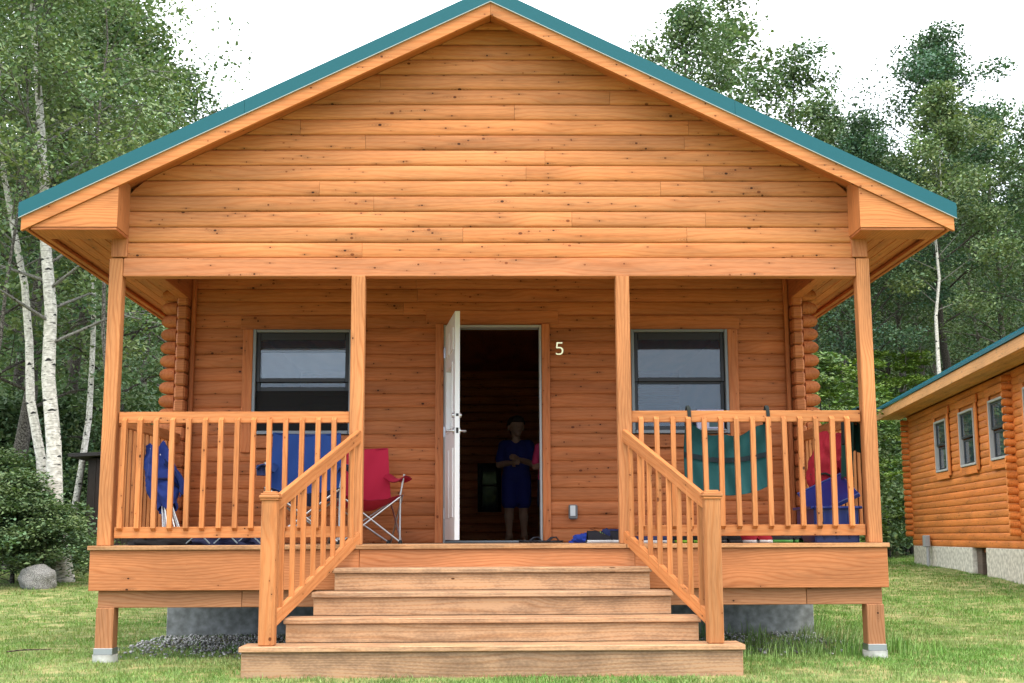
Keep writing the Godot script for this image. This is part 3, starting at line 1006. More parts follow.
# ---------------------------------------------------------------- the neighbouring cabin
func build_neighbour() -> void:
	var fwd := Vector3(sin(-YAW), 0, -cos(YAW))
	var right := Vector3(cos(YAW), 0, -sin(YAW))
	var at := CAM + fwd * 28.3 + right * 8.92
	at.y = 0.0
	var nb := thing("neighbour_cabin", "second log cabin seen side on, with narrow windows and pale foundation", "cabin", at, -0.1235)
	var col := Color(0.68, 0.228, 0.055)
	var long := 12.0
	var h := 0.1305
	var y0 := 0.775
	# foundation in cast panels, one vent left open
	var fd := part("foundation", nb)
	for q in [[0.0, 2.2], [2.2, 5.1], [6.05, 8.6], [8.6, 12.0]]:
		var s := shp(vary(Color(0.72, 0.69, 0.62), 0.05))
		s.box(Vector3(0.2, 0.95, q[1] - q[0] - 0.006), Vector3.ZERO, 0.006, 2)
		put("concrete_panel", s, M.concrete, fd).position = Vector3(0.12, 0.30, (q[0] + q[1]) * 0.5)
	for q in [[5.1, 5.45], [5.9, 6.05]]:
		var s := shp(Color(0.15, 0.12, 0.10))
		s.box(Vector3(0.14, 0.95, q[1] - q[0] - 0.006), Vector3.ZERO, 0.006, 2)
		put("vent_side", s, M.grain, fd).position = Vector3(0.17, 0.30, (q[0] + q[1]) * 0.5)
	for q in [0.12, long - 0.12]:
		var s := shp(Color(0.62, 0.60, 0.54))
		s.box(Vector3(5.7, 0.95, 0.2), Vector3.ZERO, 0.006)
		put("concrete_panel", s, M.concrete, fd).position = Vector3(3.08, 0.30, q)
	# long wall
	var wl := part("side_wall", nb)
	var open := [[2.82, 3.80], [4.84, 5.92], [6.92, 7.98], [8.95, 9.9]]
	for k in 22:
		var ya := y0 + k * h
		var cuts := [-0.05]
		for o in open:
			if ya + h > 2.28 and ya < 3.24:
				cuts.append(o[0] - 0.01)
				cuts.append(o[1] + 0.01)
		cuts.append(long + 0.05)
		var i := 0
		while i < cuts.size():
			var s := shp(vary(col, 0.11))
			log_shape(s, cuts[i], cuts[i], cuts[i + 1], cuts[i + 1], h, 0.027, 0.06)
			var o := put("log", s, M.knotty, wl)
			o.transform = Transform3D(Basis(Vector3(0, 0, 1), Vector3(0, 1, 0), Vector3(-1, 0, 0)), Vector3(0.05, ya + h * 0.5, 0))
			i += 2
	# cross walls: their log ends stand out of the long wall
	for z in [0.0, 8.15]:
		var cw := part("cross_wall", nb)
		for k in 20:
			var y := y0 + (k + 2.0) * h
			var s := shp(vary(col * 1.08, 0.10))
			s.tube([Vector3(0.3, 0, 0), Vector3(-0.10, 0, 0), Vector3(-0.125, 0, 0), Vector3(-0.13, 0, 0)], [h * 0.47, h * 0.47, h * 0.40, h * 0.3], 10)
			put("log_end", s, M.knotty, cw).position = Vector3(0.0, y, z)
	# windows
	for o in open:
		var w := part("window", nb)
		var ya := 2.25
		var yb := 3.27
		var mz: float = (o[0] + o[1]) * 0.5
		var l: float = o[1] - o[0]
		for q in [[Vector3(0.03, 1.20, 0.14), Vector3(-0.005, 2.75, o[0] - 0.07)], [Vector3(0.03, 1.20, 0.14), Vector3(-0.005, 2.75, o[1] + 0.07)], [Vector3(0.034, 0.14, l + 0.4), Vector3(-0.006, 3.42, mz)], [Vector3(0.03, 0.14, l), Vector3(-0.005, 2.17, mz)]]:
			board("trim", w, q[0], q[1], col * 1.1, "knotty")
		var fr := part("frame", w)
		for q in [[Vector3(0.08, 1.02, 0.022), Vector3(-0.0, 2.76, o[0] + 0.025)], [Vector3(0.08, 1.02, 0.022), Vector3(-0.0, 2.76, o[1] - 0.025)], [Vector3(0.08, 0.04, l - 0.101), Vector3(0, yb - 0.02, mz)], [Vector3(0.08, 0.04, l - 0.101), Vector3(0, ya + 0.02, mz)]]:
			var s := shp(Color(1, 1, 1))
			s.box(q[0], Vector3.ZERO, 0.004)
			put("rail", s, M.jamb, fr).position = q[1]
		for q in [[2.29, 2.75, 0.045], [2.77, 3.23, 0.012]]:
			var sh := part("sash", w)
			for e in [[Vector3(0.03, q[1] - q[0], 0.06), Vector3(q[2], (q[0] + q[1]) * 0.5, o[0] + 0.081)], [Vector3(0.03, q[1] - q[0], 0.06), Vector3(q[2], (q[0] + q[1]) * 0.5, o[1] - 0.081)], [Vector3(0.03, 0.04, l - 0.223), Vector3(q[2], q[0] + 0.02, mz)], [Vector3(0.03, 0.04, l - 0.223), Vector3(q[2], q[1] - 0.02, mz)]]:
				var s := shp()
				s.box(e[0], Vector3.ZERO, 0.004)
				put("sash_bar", s, M.bronze, sh).position = e[1]
			var g := shp()
			g.box(Vector3(0.006, q[1] - q[0] - 0.08, l - 0.22), Vector3.ZERO, 0.001)
			put("pane", g, M.glass, sh).position = Vector3(q[2], (q[0] + q[1]) * 0.5, mz)
	# the room behind the windows
	var rm := Color(0.50, 0.19, 0.075)
	board("room_wall", nb, Vector3(0.1, 3.0, long - 0.2), Vector3(5.9, 2.2, long * 0.5), rm, "grain", 2)
	for z in [0.15, long - 0.15]:
		board("room_wall", nb, Vector3(5.7, 3.0, 0.1), Vector3(3.0, 2.2, z), rm, "grain", 0)
	board("room_floor", nb, Vector3(5.7, 0.06, long - 0.42), Vector3(3.0, 0.72, long * 0.5), rm, "grain", 2)
	board("room_ceiling", nb, Vector3(5.7, 0.06, long - 0.42), Vector3(3.0, 3.62, long * 0.5), rm, "grain", 2)
	for q in [[-0.2, 2.81], [3.81, 4.83], [5.93, 6.91], [7.99, 8.94], [9.91, 12.1]]:
		var a: float = maxf(q[0], 0.25)
		var b: float = minf(q[1], long - 0.25)
		board("lining_panel", wl, Vector3(0.03, 2.8, b - a), Vector3(0.14, 2.17, (a + b) * 0.5), rm, "grain", 2)
	# roof: eave towards the first cabin
	var rf := part("roof", nb)
	var ez := -0.75
	var zn := long + 0.75
	var eave := -0.5
	var ridge := 3.05
	var wide := 0.42
	var n := int((zn - ez) / wide)
	wide = (zn - ez) / n
	for sd in [0, 1]:
		for k in n:
			var s := shp()
			var xa := eave - 0.03 if sd == 0 else ridge * 2 - eave + 0.03
			var up := func(x: float) -> float: return 3.90 + RAKE * (ridge - eave - absf(x - ridge))
			s.prism([Vector2(xa, up.call(xa)), Vector2(ridge, up.call(ridge)), Vector2(ridge, up.call(ridge) - 0.03), Vector2(xa, up.call(xa) - 0.03)], 0.0, wide - 0.001)
			s.prism([Vector2(xa, up.call(xa) + 0.035), Vector2(ridge, up.call(ridge) + 0.035), Vector2(ridge, up.call(ridge)), Vector2(xa, up.call(xa))], 0.0, 0.04)
			put("roof_panel", s, M.roof, rf).position.z = ez + k * wide
	var trim := shp()
	trim.box(Vector3(0.012, 0.05, zn - ez), Vector3.ZERO, 0.002, 2)
	put("eave_trim", trim, M.roof, rf).position = Vector3(eave - 0.036, 3.855, (zn + ez) * 0.5)
	board("fascia", rf, Vector3(0.03, 0.19, zn - ez - 0.01), Vector3(eave, 3.735, (zn + ez) * 0.5), Color(0.60, 0.30, 0.12), "knotty", 2)
	for k in 5:
		board("soffit_board", rf, Vector3(0.098, 0.018, zn - ez - 0.02), Vector3(eave + 0.065 + k * 0.1, 3.665, (zn + ez) * 0.5), Color(0.66, 0.36, 0.15), "knotty", 2)
	# gable ends
	for z in [0.0, long]:
		var ge := part("gable_end", nb)
		for k in 22:
			var s := shp(vary(col, 0.1))
			log_shape(s, 0.06, 0.06, 6.04, 6.04, h, 0.036, 0.05)
			var o := put("log", s, M.knotty, ge)
			o.position = Vector3(0, y0 + (k + 0.5) * h, z)
			if z == 0.0: o.transform = Transform3D(Basis(Vector3(-1, 0, 0), Vector3(0, 1, 0), Vector3(0, 0, -1)), Vector3(6.1, y0 + (k + 0.5) * h, z))
		var tri := shp(col)
		tri.prism([Vector2(0.0, 3.64), Vector2(6.1, 3.64), Vector2(6.1, 4.05), Vector2(3.05, 5.55), Vector2(0.0, 4.05)], z - 0.03, z + 0.03)
		put("gable_panel", tri, M.knotty, ge)
	for sx in [0.0]:
		var s := shp(vary(col))
		log_shape(s, -0.05, -0.05, long + 0.05, long + 0.05, 2.85, 0.02, 0.05)
		var o := put("far_wall", s, M.knotty, nb)
		o.transform = Transform3D(Basis(Vector3(0, 0, -1), Vector3(0, 1, 0), Vector3(1, 0, 0)), Vector3(6.05, 2.2, long))
	# meter pipe on the foundation
	var mp := part("meter_pipe", nb)
	var s := shp(Color(0.32, 0.34, 0.36))
	s.box(Vector3(0.12, 0.24, 0.2), Vector3(-0.08, 0.88, 1.8), 0.015, 1)
	put("box", s, M.plastic, mp)
	s = shp(Color(0.34, 0.35, 0.37))
	s.tube([Vector3(-0.07, 0.26, 1.85), Vector3(-0.07, 0.77, 1.85)], 0.035, 8)
	put("pipe", s, M.plastic, mp)

# ---------------------------------------------------------------- ground and lawn
func build_ground() -> void:
	var xs := []
	var zs := []
	var a := -200.0
	while a <= 200.0:
		xs.append(a)
		a += 0.5 if absf(a + 0.25) < 16.0 else (2.0 if absf(a) < 40.0 else 20.0)
	a = -200.0
	while a <= 200.0:
		zs.append(a)
		a += 0.5 if a > -24.0 and a < 14.0 else (2.0 if absf(a) < 60.0 else 20.0)
	var s := shp(Color(1, 1, 1))
	for z in zs:
		for x in xs:
			var e := 0.1
			var dx := ground_y(x + e, z) - ground_y(x - e, z)
			var dz := ground_y(x, z + e) - ground_y(x, z - e)
			s.put(Vector3(x, ground_y(x, z), z), Vector3(-dx, 2 * e, -dz).normalized(), Vector2(x, z))
	var w := xs.size()
	for j in zs.size() - 1:
		for i in w - 1:
			var q := j * w + i
			s.ix.append_array(PackedInt32Array([q, q + 1, q + w, q + 1, q + w + 1, q + w]))
	var o := put("ground", s, M.soil, self)
	o.set_meta("kind", "structure")
	o.set_meta("label", "mown lawn soil around the cabins")

func tuft(seed_no: int, high: float, spread: float, blades: int) -> ArrayMesh:
	var r := RandomNumberGenerator.new()
	r.seed = seed_no
	var s := Shape.new()
	for b in blades:
		var base := Vector3(r.randf_range(-spread, spread), -0.01, r.randf_range(-spread, spread))
		var a := r.randf() * TAU
		var lean := r.randf_range(0.15, 0.9)
		var h := high * r.randf_range(0.5, 1.0)
		var w := r.randf_range(0.0014, 0.0027) * (1.0 + high * 2.0)
		var side := Vector3(cos(a + PI / 2), 0, sin(a + PI / 2)) * w
		var out := Vector3(cos(a), 0, sin(a))
		var k := r.randf_range(0.75, 1.25)
		s.col = Color(k * r.randf_range(0.9, 1.15), k, k * r.randf_range(0.8, 1.1))
		var p1 := base + Vector3(0, h * 0.6, 0) + out * h * lean * 0.3
		var p2 := base + Vector3(0, h, 0) + out * h * lean
		var n := (Vector3.UP * 0.6 + out).normalized()
		var i0 := s.put(base - side, n, Vector2.ZERO)
		s.put(base + side, n, Vector2.ZERO)
		s.put(p1 - side * 0.8, n, Vector2.ZERO)
		s.put(p1 + side * 0.8, n, Vector2.ZERO)
		s.put(p2, n, Vector2.ZERO)
		s.ix.append_array(PackedInt32Array([i0, i0 + 1, i0 + 2, i0 + 1, i0 + 3, i0 + 2, i0 + 2, i0 + 3, i0 + 4]))
	return s.mesh()

func many(called: String, m: Mesh, mat: Material, places: Array, cols: PackedColorArray, label: String, category: String) -> void:
	var mm := MultiMesh.new()
	mm.transform_format = MultiMesh.TRANSFORM_3D
	mm.use_colors = true
	mm.mesh = m
	mm.instance_count = places.size()
	for i in places.size():
		mm.set_instance_transform(i, places[i])
		mm.set_instance_color(i, cols[i])
	var o := MultiMeshInstance3D.new()
	o.name = numbered(called)
	o.multimesh = mm
	o.material_override = mat
	add_child(o)
	o.set_meta("kind", "stuff")
	mark(o, label, category)

func under_cabin(x: float, z: float) -> bool:
	if absf(x - 0.02) < 3.12 and z < WALL_Z - 0.1 and z > -9.8: return true
	if absf(x - 0.02) < 1.74 and z < 1.17 and z > -1.0: return true
	# neighbour
	var p := Vector2(x, z) - Vector2(9.45, -18.3)
	return false

func build_lawn() -> void:
	var patch := FastNoiseLite.new()
	patch.seed = 9
	patch.frequency = 0.45
	patch.fractal_octaves = 3
	var shade := FastNoiseLite.new()
	shade.seed = 19
	shade.frequency = 1.6
	var lists := [[], [], []]
	var cols := [PackedColorArray(), PackedColorArray(), PackedColorArray()]
	var r := RandomNumberGenerator.new()
	r.seed = 5
	# near, middle and far belts: fewer and larger tufts with distance
	for belt in [[-1.2, 2.6, 480.0, 1.0], [-4.0, -1.2, 340.0, 1.05], [-9.0, -4.0, 170.0, 1.25], [-16.0, -9.0, 75.0, 1.6], [-27.0, -16.0, 34.0, 2.2]]:
		var zm: float = (belt[0] + belt[1]) * 0.5
		var half: float = (9.8 - belt[0]) * 0.43 + 0.6
		var count := int((belt[1] - belt[0]) * half * 2.0 * belt[2])
		for k in count:
			var z := r.randf_range(belt[0], belt[1])
			var x := r.randf_range(-half, half)
			if under_cabin(x, z): continue
			if absf(x) < 2.9 and z < -0.25 and z > WALL_Z and r.randf() < 0.25 + 0.6 * clampf((-z - 0.5) * 0.7, 0, 1): continue
			var dry := clampf(patch.get_noise_2d(x, z) * 1.5 + 0.42 + (0.18 if x < 0 else -0.12), 0, 1)
			if dry > 0.72 and r.randf() < 0.45: continue
			var kind := 0 if r.randf() > 0.25 else 1
			var near_house := absf(x) < 3.6 and z < 0.0
			if near_house and x > 0.0 and r.randf() < 0.10: kind = 2
			if x > 2.2 and x < 3.4 and z < -0.2 and z > -3.0 and r.randf() < 0.16: kind = 2
			var green := Color(0.20, 0.385, 0.085).lerp(Color(0.37, 0.45, 0.18), dry * 0.62)
			var v := r.randf_range(0.75, 1.25) * (1.0 + 0.2 * shade.get_noise_2d(x, z))
			if r.randf() < 0.05: green = Color(0.42, 0.37, 0.19)
			var sc: float = belt[3] * r.randf_range(0.7, 1.25)
			var b := Basis(Vector3.UP, r.randf() * TAU).scaled(Vector3(sc, sc * (0.8 if belt[3] > 1.5 else 1.0), sc))
			lists[kind].append(Transform3D(b, Vector3(x, ground_y(x, z), z)))
			cols[kind].append(Color(green.r * v, green.g * v, green.b * v))
	many("lawn_grass", tuft(1, 0.034, 0.055, 15), M.blade, lists[0], cols[0], "short mown green lawn grass around the cabins", "grass")
	many("lawn_grass", tuft(2, 0.055, 0.05, 11), M.blade, lists[1], cols[1], "slightly longer grass tufts scattered through the lawn", "grass")
	many("tall_grass", tuft(3, 0.16, 0.06, 8), M.blade, lists[2], cols[2], "tall uncut grass growing beside the porch and foundation", "grass")
	# gravel in front of the foundation
	var st := Shape.new()
	st.col = Color(1, 1, 1)
	pebble(st, 1.0, 6, 4, 3)
	var pl := []
	var pc := PackedColorArray()
	for k in 11000:
		var z := r.randf_range(WALL_Z - 0.1, -0.15)
		var x := r.randf_range(-3.1, 3.1)
		if z > -1.3 and r.randf() < (z + 1.3) / 1.15: continue
		if absf(x) > 2.4 and z > -1.2 and r.randf() < 0.6: continue
		if x > 2.0 and r.randf() < 0.6: continue
		var sc := r.randf_range(0.007, 0.017)
		var b := Basis.from_euler(Vector3(r.randf() * 3, r.randf() * 6, r.randf() * 3)).scaled(Vector3(sc, sc * 0.75, sc))
		pl.append(Transform3D(b, Vector3(x, ground_y(x, z) + r.randf_range(0.0, 0.025), z)))
		var g := r.randf_range(0.12, 0.5)
		pc.append(Color(g, g * 0.99, g * 0.98))
	many("gravel", st.mesh(), M.paint, pl, pc, "grey drainage gravel under the porch deck along the foundation", "gravel")

# an uneven stone
func pebble(s: Shape, size: float, nu: int, nv: int, seed_no: int, rough := 0.25) -> void:
	var nz := FastNoiseLite.new()
	nz.seed = seed_no
	nz.frequency = 0.8
	s.grid(func(u: float, v: float) -> Vector3:
		var a := -u * TAU
		var b := (v - 0.5) * PI
		var d := Vector3(cos(a) * cos(b), sin(b), sin(a) * cos(b))
		return d * size * (1.0 + rough * nz.get_noise_3d(d.x, d.y, d.z) * 2.0), nu, nv)

# ---------------------------------------------------------------- trees
# one leafy plant: {trunk, crown} meshes, foot at the origin
func grow(seed_no: int, p: Dictionary) -> Dictionary:
	var r := RandomNumberGenerator.new()
	r.seed = seed_no
	var H: float = p.high
	var tr := Shape.new()
	tr.col = p.bark
	var pts := []
	var rad := []
	var wander := Vector3.ZERO
	var lean: Vector3 = p.get("lean", Vector3.ZERO)
	var steps := 12
	for i in steps + 1:
		var t := float(i) / steps
		if i > 0: wander += Vector3(r.randf_range(-1, 1), 0, r.randf_range(-1, 1)) * H * 0.010
		pts.append(Vector3(0, t * H * 0.97, 0) + lean * pow(t, 1.15) * H + wander)
		rad.append(maxf(0.012, p.thick * (pow(1.0 - t, 0.85) * 0.95 + (0.28 * pow(maxf(0.0, 1.0 - t * 14.0), 2.0)))))
	pts[0].y -= 0.15
	tr.tube(pts, rad, 10)
	var lf := Shape.new()
	var at := func(t: float) -> Vector3:
		var q := clampf(t, 0, 0.999) * steps
		return (pts[int(q)] as Vector3).lerp(pts[int(q) + 1], q - int(q))
	var n: int = p.limbs
	var base: float = p.base
	for k in n:
		var t := base + (0.985 - base) * pow((k + r.randf()) / n, p.get("bias", 0.9))
		var o: Vector3 = at.call(t)
		var az := k * 2.399 + r.randf_range(-0.6, 0.6)
		var u := (t - base) / (1.0 - base)
		var shape := sin(PI * pow(clampf(u * 0.9 + 0.12, 0, 1), p.get("swell", 0.75)))
		var L: float = p.wide * maxf(0.18, shape) * r.randf_range(0.55, 1.12)
		var up: float = p.get("rise", 0.5) * r.randf_range(0.4, 1.3) + u * 0.35
		var dir := Vector3(cos(az), up, sin(az)).normalized()
		var m := o + dir * L * 0.55 + Vector3(0, 0.03 * L, 0)
		var e := o + dir * L - Vector3(0, p.get("droop", 0.08) * L, 0)
		var br: float = maxf(0.006, p.thick * 0.30 * (1.0 - t * 0.75))
		tr.col = p.bark * (0.30 if p.get("white", false) else 1.0)
		tr.tube([o, m, e], [br, br * 0.6, br * 0.2], 5, false)
		var tips := [[e, 1.0], [m.lerp(e, 0.55), 0.9], [m, 0.75]]
		var subs: int = p.get("subs", 4)
		for j in subs:
			var f := r.randf_range(0.3, 0.95)
			var b0 := o.lerp(m, f / 0.55) if f < 0.55 else m.lerp(e, (f - 0.55) / 0.45)
			var sd := (dir + Vector3(r.randf_range(-1, 1), r.randf_range(-0.35, 0.6), r.randf_range(-1, 1)) * 0.9).normalized()
			var b1: Vector3 = b0 + sd * L * r.randf_range(0.22, 0.48) - Vector3(0, p.get("droop", 0.08) * L * 0.5, 0)
			tr.tube([b0, b1], [br * 0.4, br * 0.12], 4, false)
			tips.append([b1, 0.95])
			tips.append([b0.lerp(b1, 0.5), 0.7])
		for tp in tips:
			if r.randf() < p.get("bare", 0.06): continue
			var c: Vector3 = tp[0]
			var cr: float = p.clump * r.randf_range(0.6, 1.25)
			var cnt := int(p.leaves * tp[1] * r.randf_range(0.5, 1.3))
			var tone := r.randf_range(0.72, 1.28)
			var warm := r.randf_range(-0.12, 0.16)
			for q in cnt:
				var g := Vector3(r.randfn(), r.randfn(), r.randfn()).limit_length(1.6) * Vector3(1, p.get("flat", 0.6), 1) * cr * 0.5
				leaf(lf, r, c + g, p.leaf * r.randf_range(0.65, 1.25), p.green, tone * r.randf_range(0.75, 1.25), warm, p.get("level", 0.5))
	return {"trunk": tr.mesh(), "crown": lf.mesh(), "bark": p.get("white", false)}

func leaf(s: Shape, r: RandomNumberGenerator, c: Vector3, size: float, green: Color, tone: float, warm: float, level: float) -> void:
	var nrm := Vector3(r.randfn(), r.randfn(), r.randfn()).normalized()
	nrm = (nrm + Vector3.UP * level * (1.0 if nrm.y > 0 else -1.0)).normalized()
	var d := nrm.cross(Vector3(r.randfn(), r.randfn(), r.randfn())).normalized()
	var w := nrm.cross(d)
	s.col = Color(green.r * tone * (1.0 + warm), green.g * tone, green.b * tone * (1.0 - warm))
	var i := s.v.size()
	var bend := nrm * size * 0.12
	s.v.append(c - d * size * 0.5)
	s.v.append(c + w * size * 0.32 + bend)
	s.v.append(c + d * size * 0.5 - bend)
	s.v.append(c - w * size * 0.32 + bend)
	var n1 := (nrm - w * 0.3).normalized()
	var n2 := (nrm + w * 0.3).normalized()
	s.n.append(nrm); s.n.append(n1); s.n.append(nrm); s.n.append(n2)
	for k in 4:
		s.t.append(Vector2.ZERO)
		s.c.append(s.col)
	s.ix.append(i); s.ix.append(i + 1); s.ix.append(i + 2)
	s.ix.append(i); s.ix.append(i + 2); s.ix.append(i + 3)

func plant(kind: Dictionary, called: String, label: String, category: String, group: String, at: Vector3, size: float, turn: float, trunk_name := "trunk", crown_name := "crown") -> Node3D:
	var o := thing(called, label, category, at, turn, group)
	o.scale = Vector3.ONE * size
	var a := MeshInstance3D.new()
	a.name = trunk_name
	a.mesh = kind.trunk
	a.material_override = M.birch if kind.bark else M.bark
	o.add_child(a)
	var b := MeshInstance3D.new()
	b.name = crown_name
	b.mesh = kind.crown
	b.material_override = M.leaf
	o.add_child(b)
	return o

func build_shed() -> void:
	var at := spot(108.0, 25.0)
	var sh := thing("shed", "small dark plank shed behind the birches beside the porch", "shed", at, 0.06)
	var c := Color(0.045, 0.036, 0.031)
	for k in 11:
		board("plank", sh, Vector3(0.13, 2.25, 0.025), Vector3(-0.28 + k * 0.135, 1.12, 0), c, "grain", 1)
		board("plank", sh, Vector3(0.13, 2.25, 0.025), Vector3(-0.28 + k * 0.135, 1.12, -1.8), c, "grain", 1)
	for x in [-0.36, 1.16]:
		for k in 13:
			board("plank", sh, Vector3(0.025, 2.25, 0.13), Vector3(x, 1.12, -0.07 - k * 0.137), c, "grain", 2)
	var rf := board("roof", sh, Vector3(2.1, 0.07, 2.4), Vector3(0.35, 2.34, -0.9), Color(0.05, 0.05, 0.05), "grain", 0)
	rf.rotation.z = 0.05

func build_trees() -> void:
	var gb := Color(0.165, 0.230, 0.115)
	var gm := Color(0.115, 0.180, 0.090)
	var gd := Color(0.085, 0.150, 0.092)
	var gs := Color(0.115, 0.19, 0.040)
	var grey := Color(0.20, 0.185, 0.165)
	var dark := Color(0.10, 0.088, 0.075)
	var white := Color(0.80, 0.79, 0.77)
	var K := {}
	K.birch1 = grow(101, {"high": 14.5, "thick": 0.155, "bark": white, "white": true, "limbs": 38, "base": 0.27, "wide": 3.3, "bare": 0.15, "clump": 0.6, "leaves": 44, "leaf": 0.10, "green": gb, "rise": 0.55, "droop": 0.22, "lean": Vector3(-0.10, 0, 0.0), "subs": 4})
	K.birch2 = grow(102, {"high": 13.0, "thick": 0.105, "bark": white, "white": true, "limbs": 26, "base": 0.42, "wide": 2.6, "bare": 0.15, "clump": 0.55, "leaves": 40, "leaf": 0.10, "green": gb, "rise": 0.6, "droop": 0.22, "lean": Vector3(-0.13, 0, 0.0), "subs": 4})
	K.birch3 = grow(103, {"high": 13.0, "thick": 0.085, "bark": white, "white": true, "limbs": 26, "base": 0.5, "wide": 2.2, "clump": 0.6, "leaves": 60, "leaf": 0.11, "green": gb, "rise": 0.7, "droop": 0.15, "lean": Vector3(0.06, 0, 0.0), "subs": 4})
	K.birch4 = grow(104, {"high": 13.0, "thick": 0.05, "bark": grey, "limbs": 40, "base": 0.40, "wide": 2.5, "clump": 0.55, "leaves": 30, "leaf": 0.09, "green": gb, "rise": 0.5, "droop": 0.2, "bare": 0.15, "lean": Vector3(-0.03, 0, 0.0), "subs": 4})
	K.mid1 = grow(111, {"high": 14.0, "thick": 0.17, "bark": grey, "limbs": 42, "base": 0.22, "wide": 3.6, "bare": 0.26, "clump": 0.68, "leaves": 42, "leaf": 0.125, "green": gm, "subs": 4})
	K.mid2 = grow(112, {"high": 13.0, "thick": 0.15, "bark": dark, "limbs": 38, "base": 0.18, "wide": 3.2, "bare": 0.26, "clump": 0.70, "leaves": 44, "leaf": 0.125, "green": gm.lerp(gb, 0.5), "subs": 4})
	K.tall1 = grow(113, {"high": 17.0, "thick": 0.20, "bark": dark, "limbs": 46, "base": 0.42, "wide": 3.9, "clump": 0.8, "leaves": 60, "leaf": 0.13, "green": gd, "subs": 4, "bare": 0.16, "swell": 0.8, "rise": 0.7})
	K.tall2 = grow(114, {"high": 15.5, "thick": 0.17, "bark": grey, "limbs": 36, "base": 0.45, "wide": 2.6, "clump": 0.7, "leaves": 48, "leaf": 0.125, "green": gb.lerp(gd, 0.4), "subs": 4, "bare": 0.22, "rise": 0.8})
	K.sap1 = grow(121, {"high": 4.6, "thick": 0.035, "bark": grey, "limbs": 26, "base": 0.08, "wide": 1.5, "clump": 0.42, "leaves": 19, "leaf": 0.105, "green": gs, "subs": 3, "flat": 0.16, "level": 1.6, "rise": 0.15, "droop": 0.1, "bare": 0.1})
	K.sap2 = grow(122, {"high": 3.6, "thick": 0.03, "bark": dark, "limbs": 24, "base": 0.06, "wide": 1.4, "clump": 0.45, "leaves": 24, "leaf": 0.10, "green": gs.lerp(gm, 0.55), "subs": 3, "flat": 0.25, "level": 1.2, "rise": 0.2, "droop": 0.1})
	K.bush1 = grow(131, {"high": 1.7, "thick": 0.025, "bark": dark, "limbs": 26, "base": 0.02, "wide": 0.95, "clump": 0.34, "leaves": 60, "leaf": 0.06, "green": gm, "subs": 3, "rise": 0.7, "bare": 0.02, "swell": 0.5})
	K.bush2 = grow(132, {"high": 2.6, "thick": 0.03, "bark": dark, "limbs": 30, "base": 0.02, "wide": 1.5, "clump": 0.5, "leaves": 60, "leaf": 0.09, "green": gm, "subs": 3, "rise": 0.5, "bare": 0.02, "swell": 0.5})

	# the two big birches on the left, and a thin one behind them
	plant(K.birch1, "birch_tree", "thick white birch trunk leaning beside the grey boulder", "tree", "birches at the lawn's left edge", spot(72, 21.5), 1.0, 0.0)
	plant(K.birch2, "birch_tree", "slender white birch leaning away from the thicker birch beside it", "tree", "birches at the lawn's left edge", spot(45, 22.2), 1.0, 0.0)
	plant(K.birch3, "birch_tree", "thin white birch standing next to the dark shed", "tree", "birches at the lawn's left edge", spot(74, 26.0), 1.0, 2.0)
	plant(K.birch3, "birch_tree", "thin crooked white birch behind the second cabin's roof", "tree", "", spot(936, 37.0), 1.12, 0.0)
	plant(K.birch4, "birch_tree", "slim leafy young birch in front of the thick white birch", "tree", "birches at the lawn's left edge", spot(104, 21.2), 1.0, 0.4)
	plant(K.birch4, "birch_tree", "slim leafy young birch in front of the slender leaning birch", "tree", "birches at the lawn's left edge", spot(-12, 21.4), 0.98, 3.4)

	# the wood: [column, distance, kind, size]
	var lefts := [[112, 28, "mid2", 0.98, "bushy light green tree growing just behind the dark shed"], [168, 33, "mid1", 0.98, "broad mid green tree whose crown ends beside the first cabin's roof"], [20, 27, "mid1", 1.1, "broad mid green tree right behind the slender leaning birch"], [-40, 25, "mid2", 1.15], [140, 40, "tall2", 0.92], [62, 34, "tall1", 1.0, "tall dark green tree behind the thick white birch"], [5, 36, "tall1", 1.05], [-70, 31, "mid1", 1.1], [100, 46, "mid1", 1.15], [40, 45, "mid2", 1.3], [185, 46, "mid2", 0.92], [-20, 46, "mid1", 1.25], [-110, 38, "tall2", 1.1], [155, 52, "tall1", 0.92], [75, 55, "mid1", 1.2], [15, 57, "mid2", 1.3], [-55, 55, "tall1", 1.2], [205, 55, "mid1", 0.80], [120, 61, "mid2", 1.2], [-90, 60, "mid2", 1.3]]
	for q in lefts:
		var lb: String = {"mid1": "broad mid green tree in the wood left of the cabin", "mid2": "bushy light green tree in the wood left of the cabin", "tall1": "tall dark green tree in the wood left of the cabin", "tall2": "open grey-barked tree in the wood left of the cabin"}[q[2]]
		if q.size() > 4: lb = q[4]
		plant(K[q[2]], "leafy_tree", lb, "tree", "trees in the wood left of the cabin", spot(q[0], q[1]), q[3] * R(0.97, 1.03), R(0, TAU))
	var rights := [[700, 38, "tall2", 1.19, "tall airy grey-barked tree rising behind the first cabin's roof near its ridge"], [752, 42, "mid2", 1.5, "bushy light green tree next to the airy tree behind the first cabin's roof"], [800, 44, "mid1", 1.36], [842, 42, "tall2", 1.03], [878, 38, "tall1", 0.84], [966, 40, "tall1", 1.07, "tallest dark green tree rising behind the second cabin beside the thin birch"], [905, 44, "tall2", 0.95], [1012, 43, "tall2", 1.06], [1050, 38, "mid1", 1.0], [832, 52, "tall1", 1.0], [890, 54, "tall1", 1.0], [930, 50, "tall2", 0.95], [985, 52, "tall2", 1.0], [1040, 54, "mid2", 1.1], [770, 56, "mid1", 1.15], [860, 60, "mid2", 1.2], [945, 60, "mid1", 1.05], [1015, 62, "mid1", 1.05], [1090, 46, "tall1", 0.9], [1085, 60, "mid1", 1.2], [690, 58, "mid1", 1.15], [640, 60, "mid2", 0.95]]
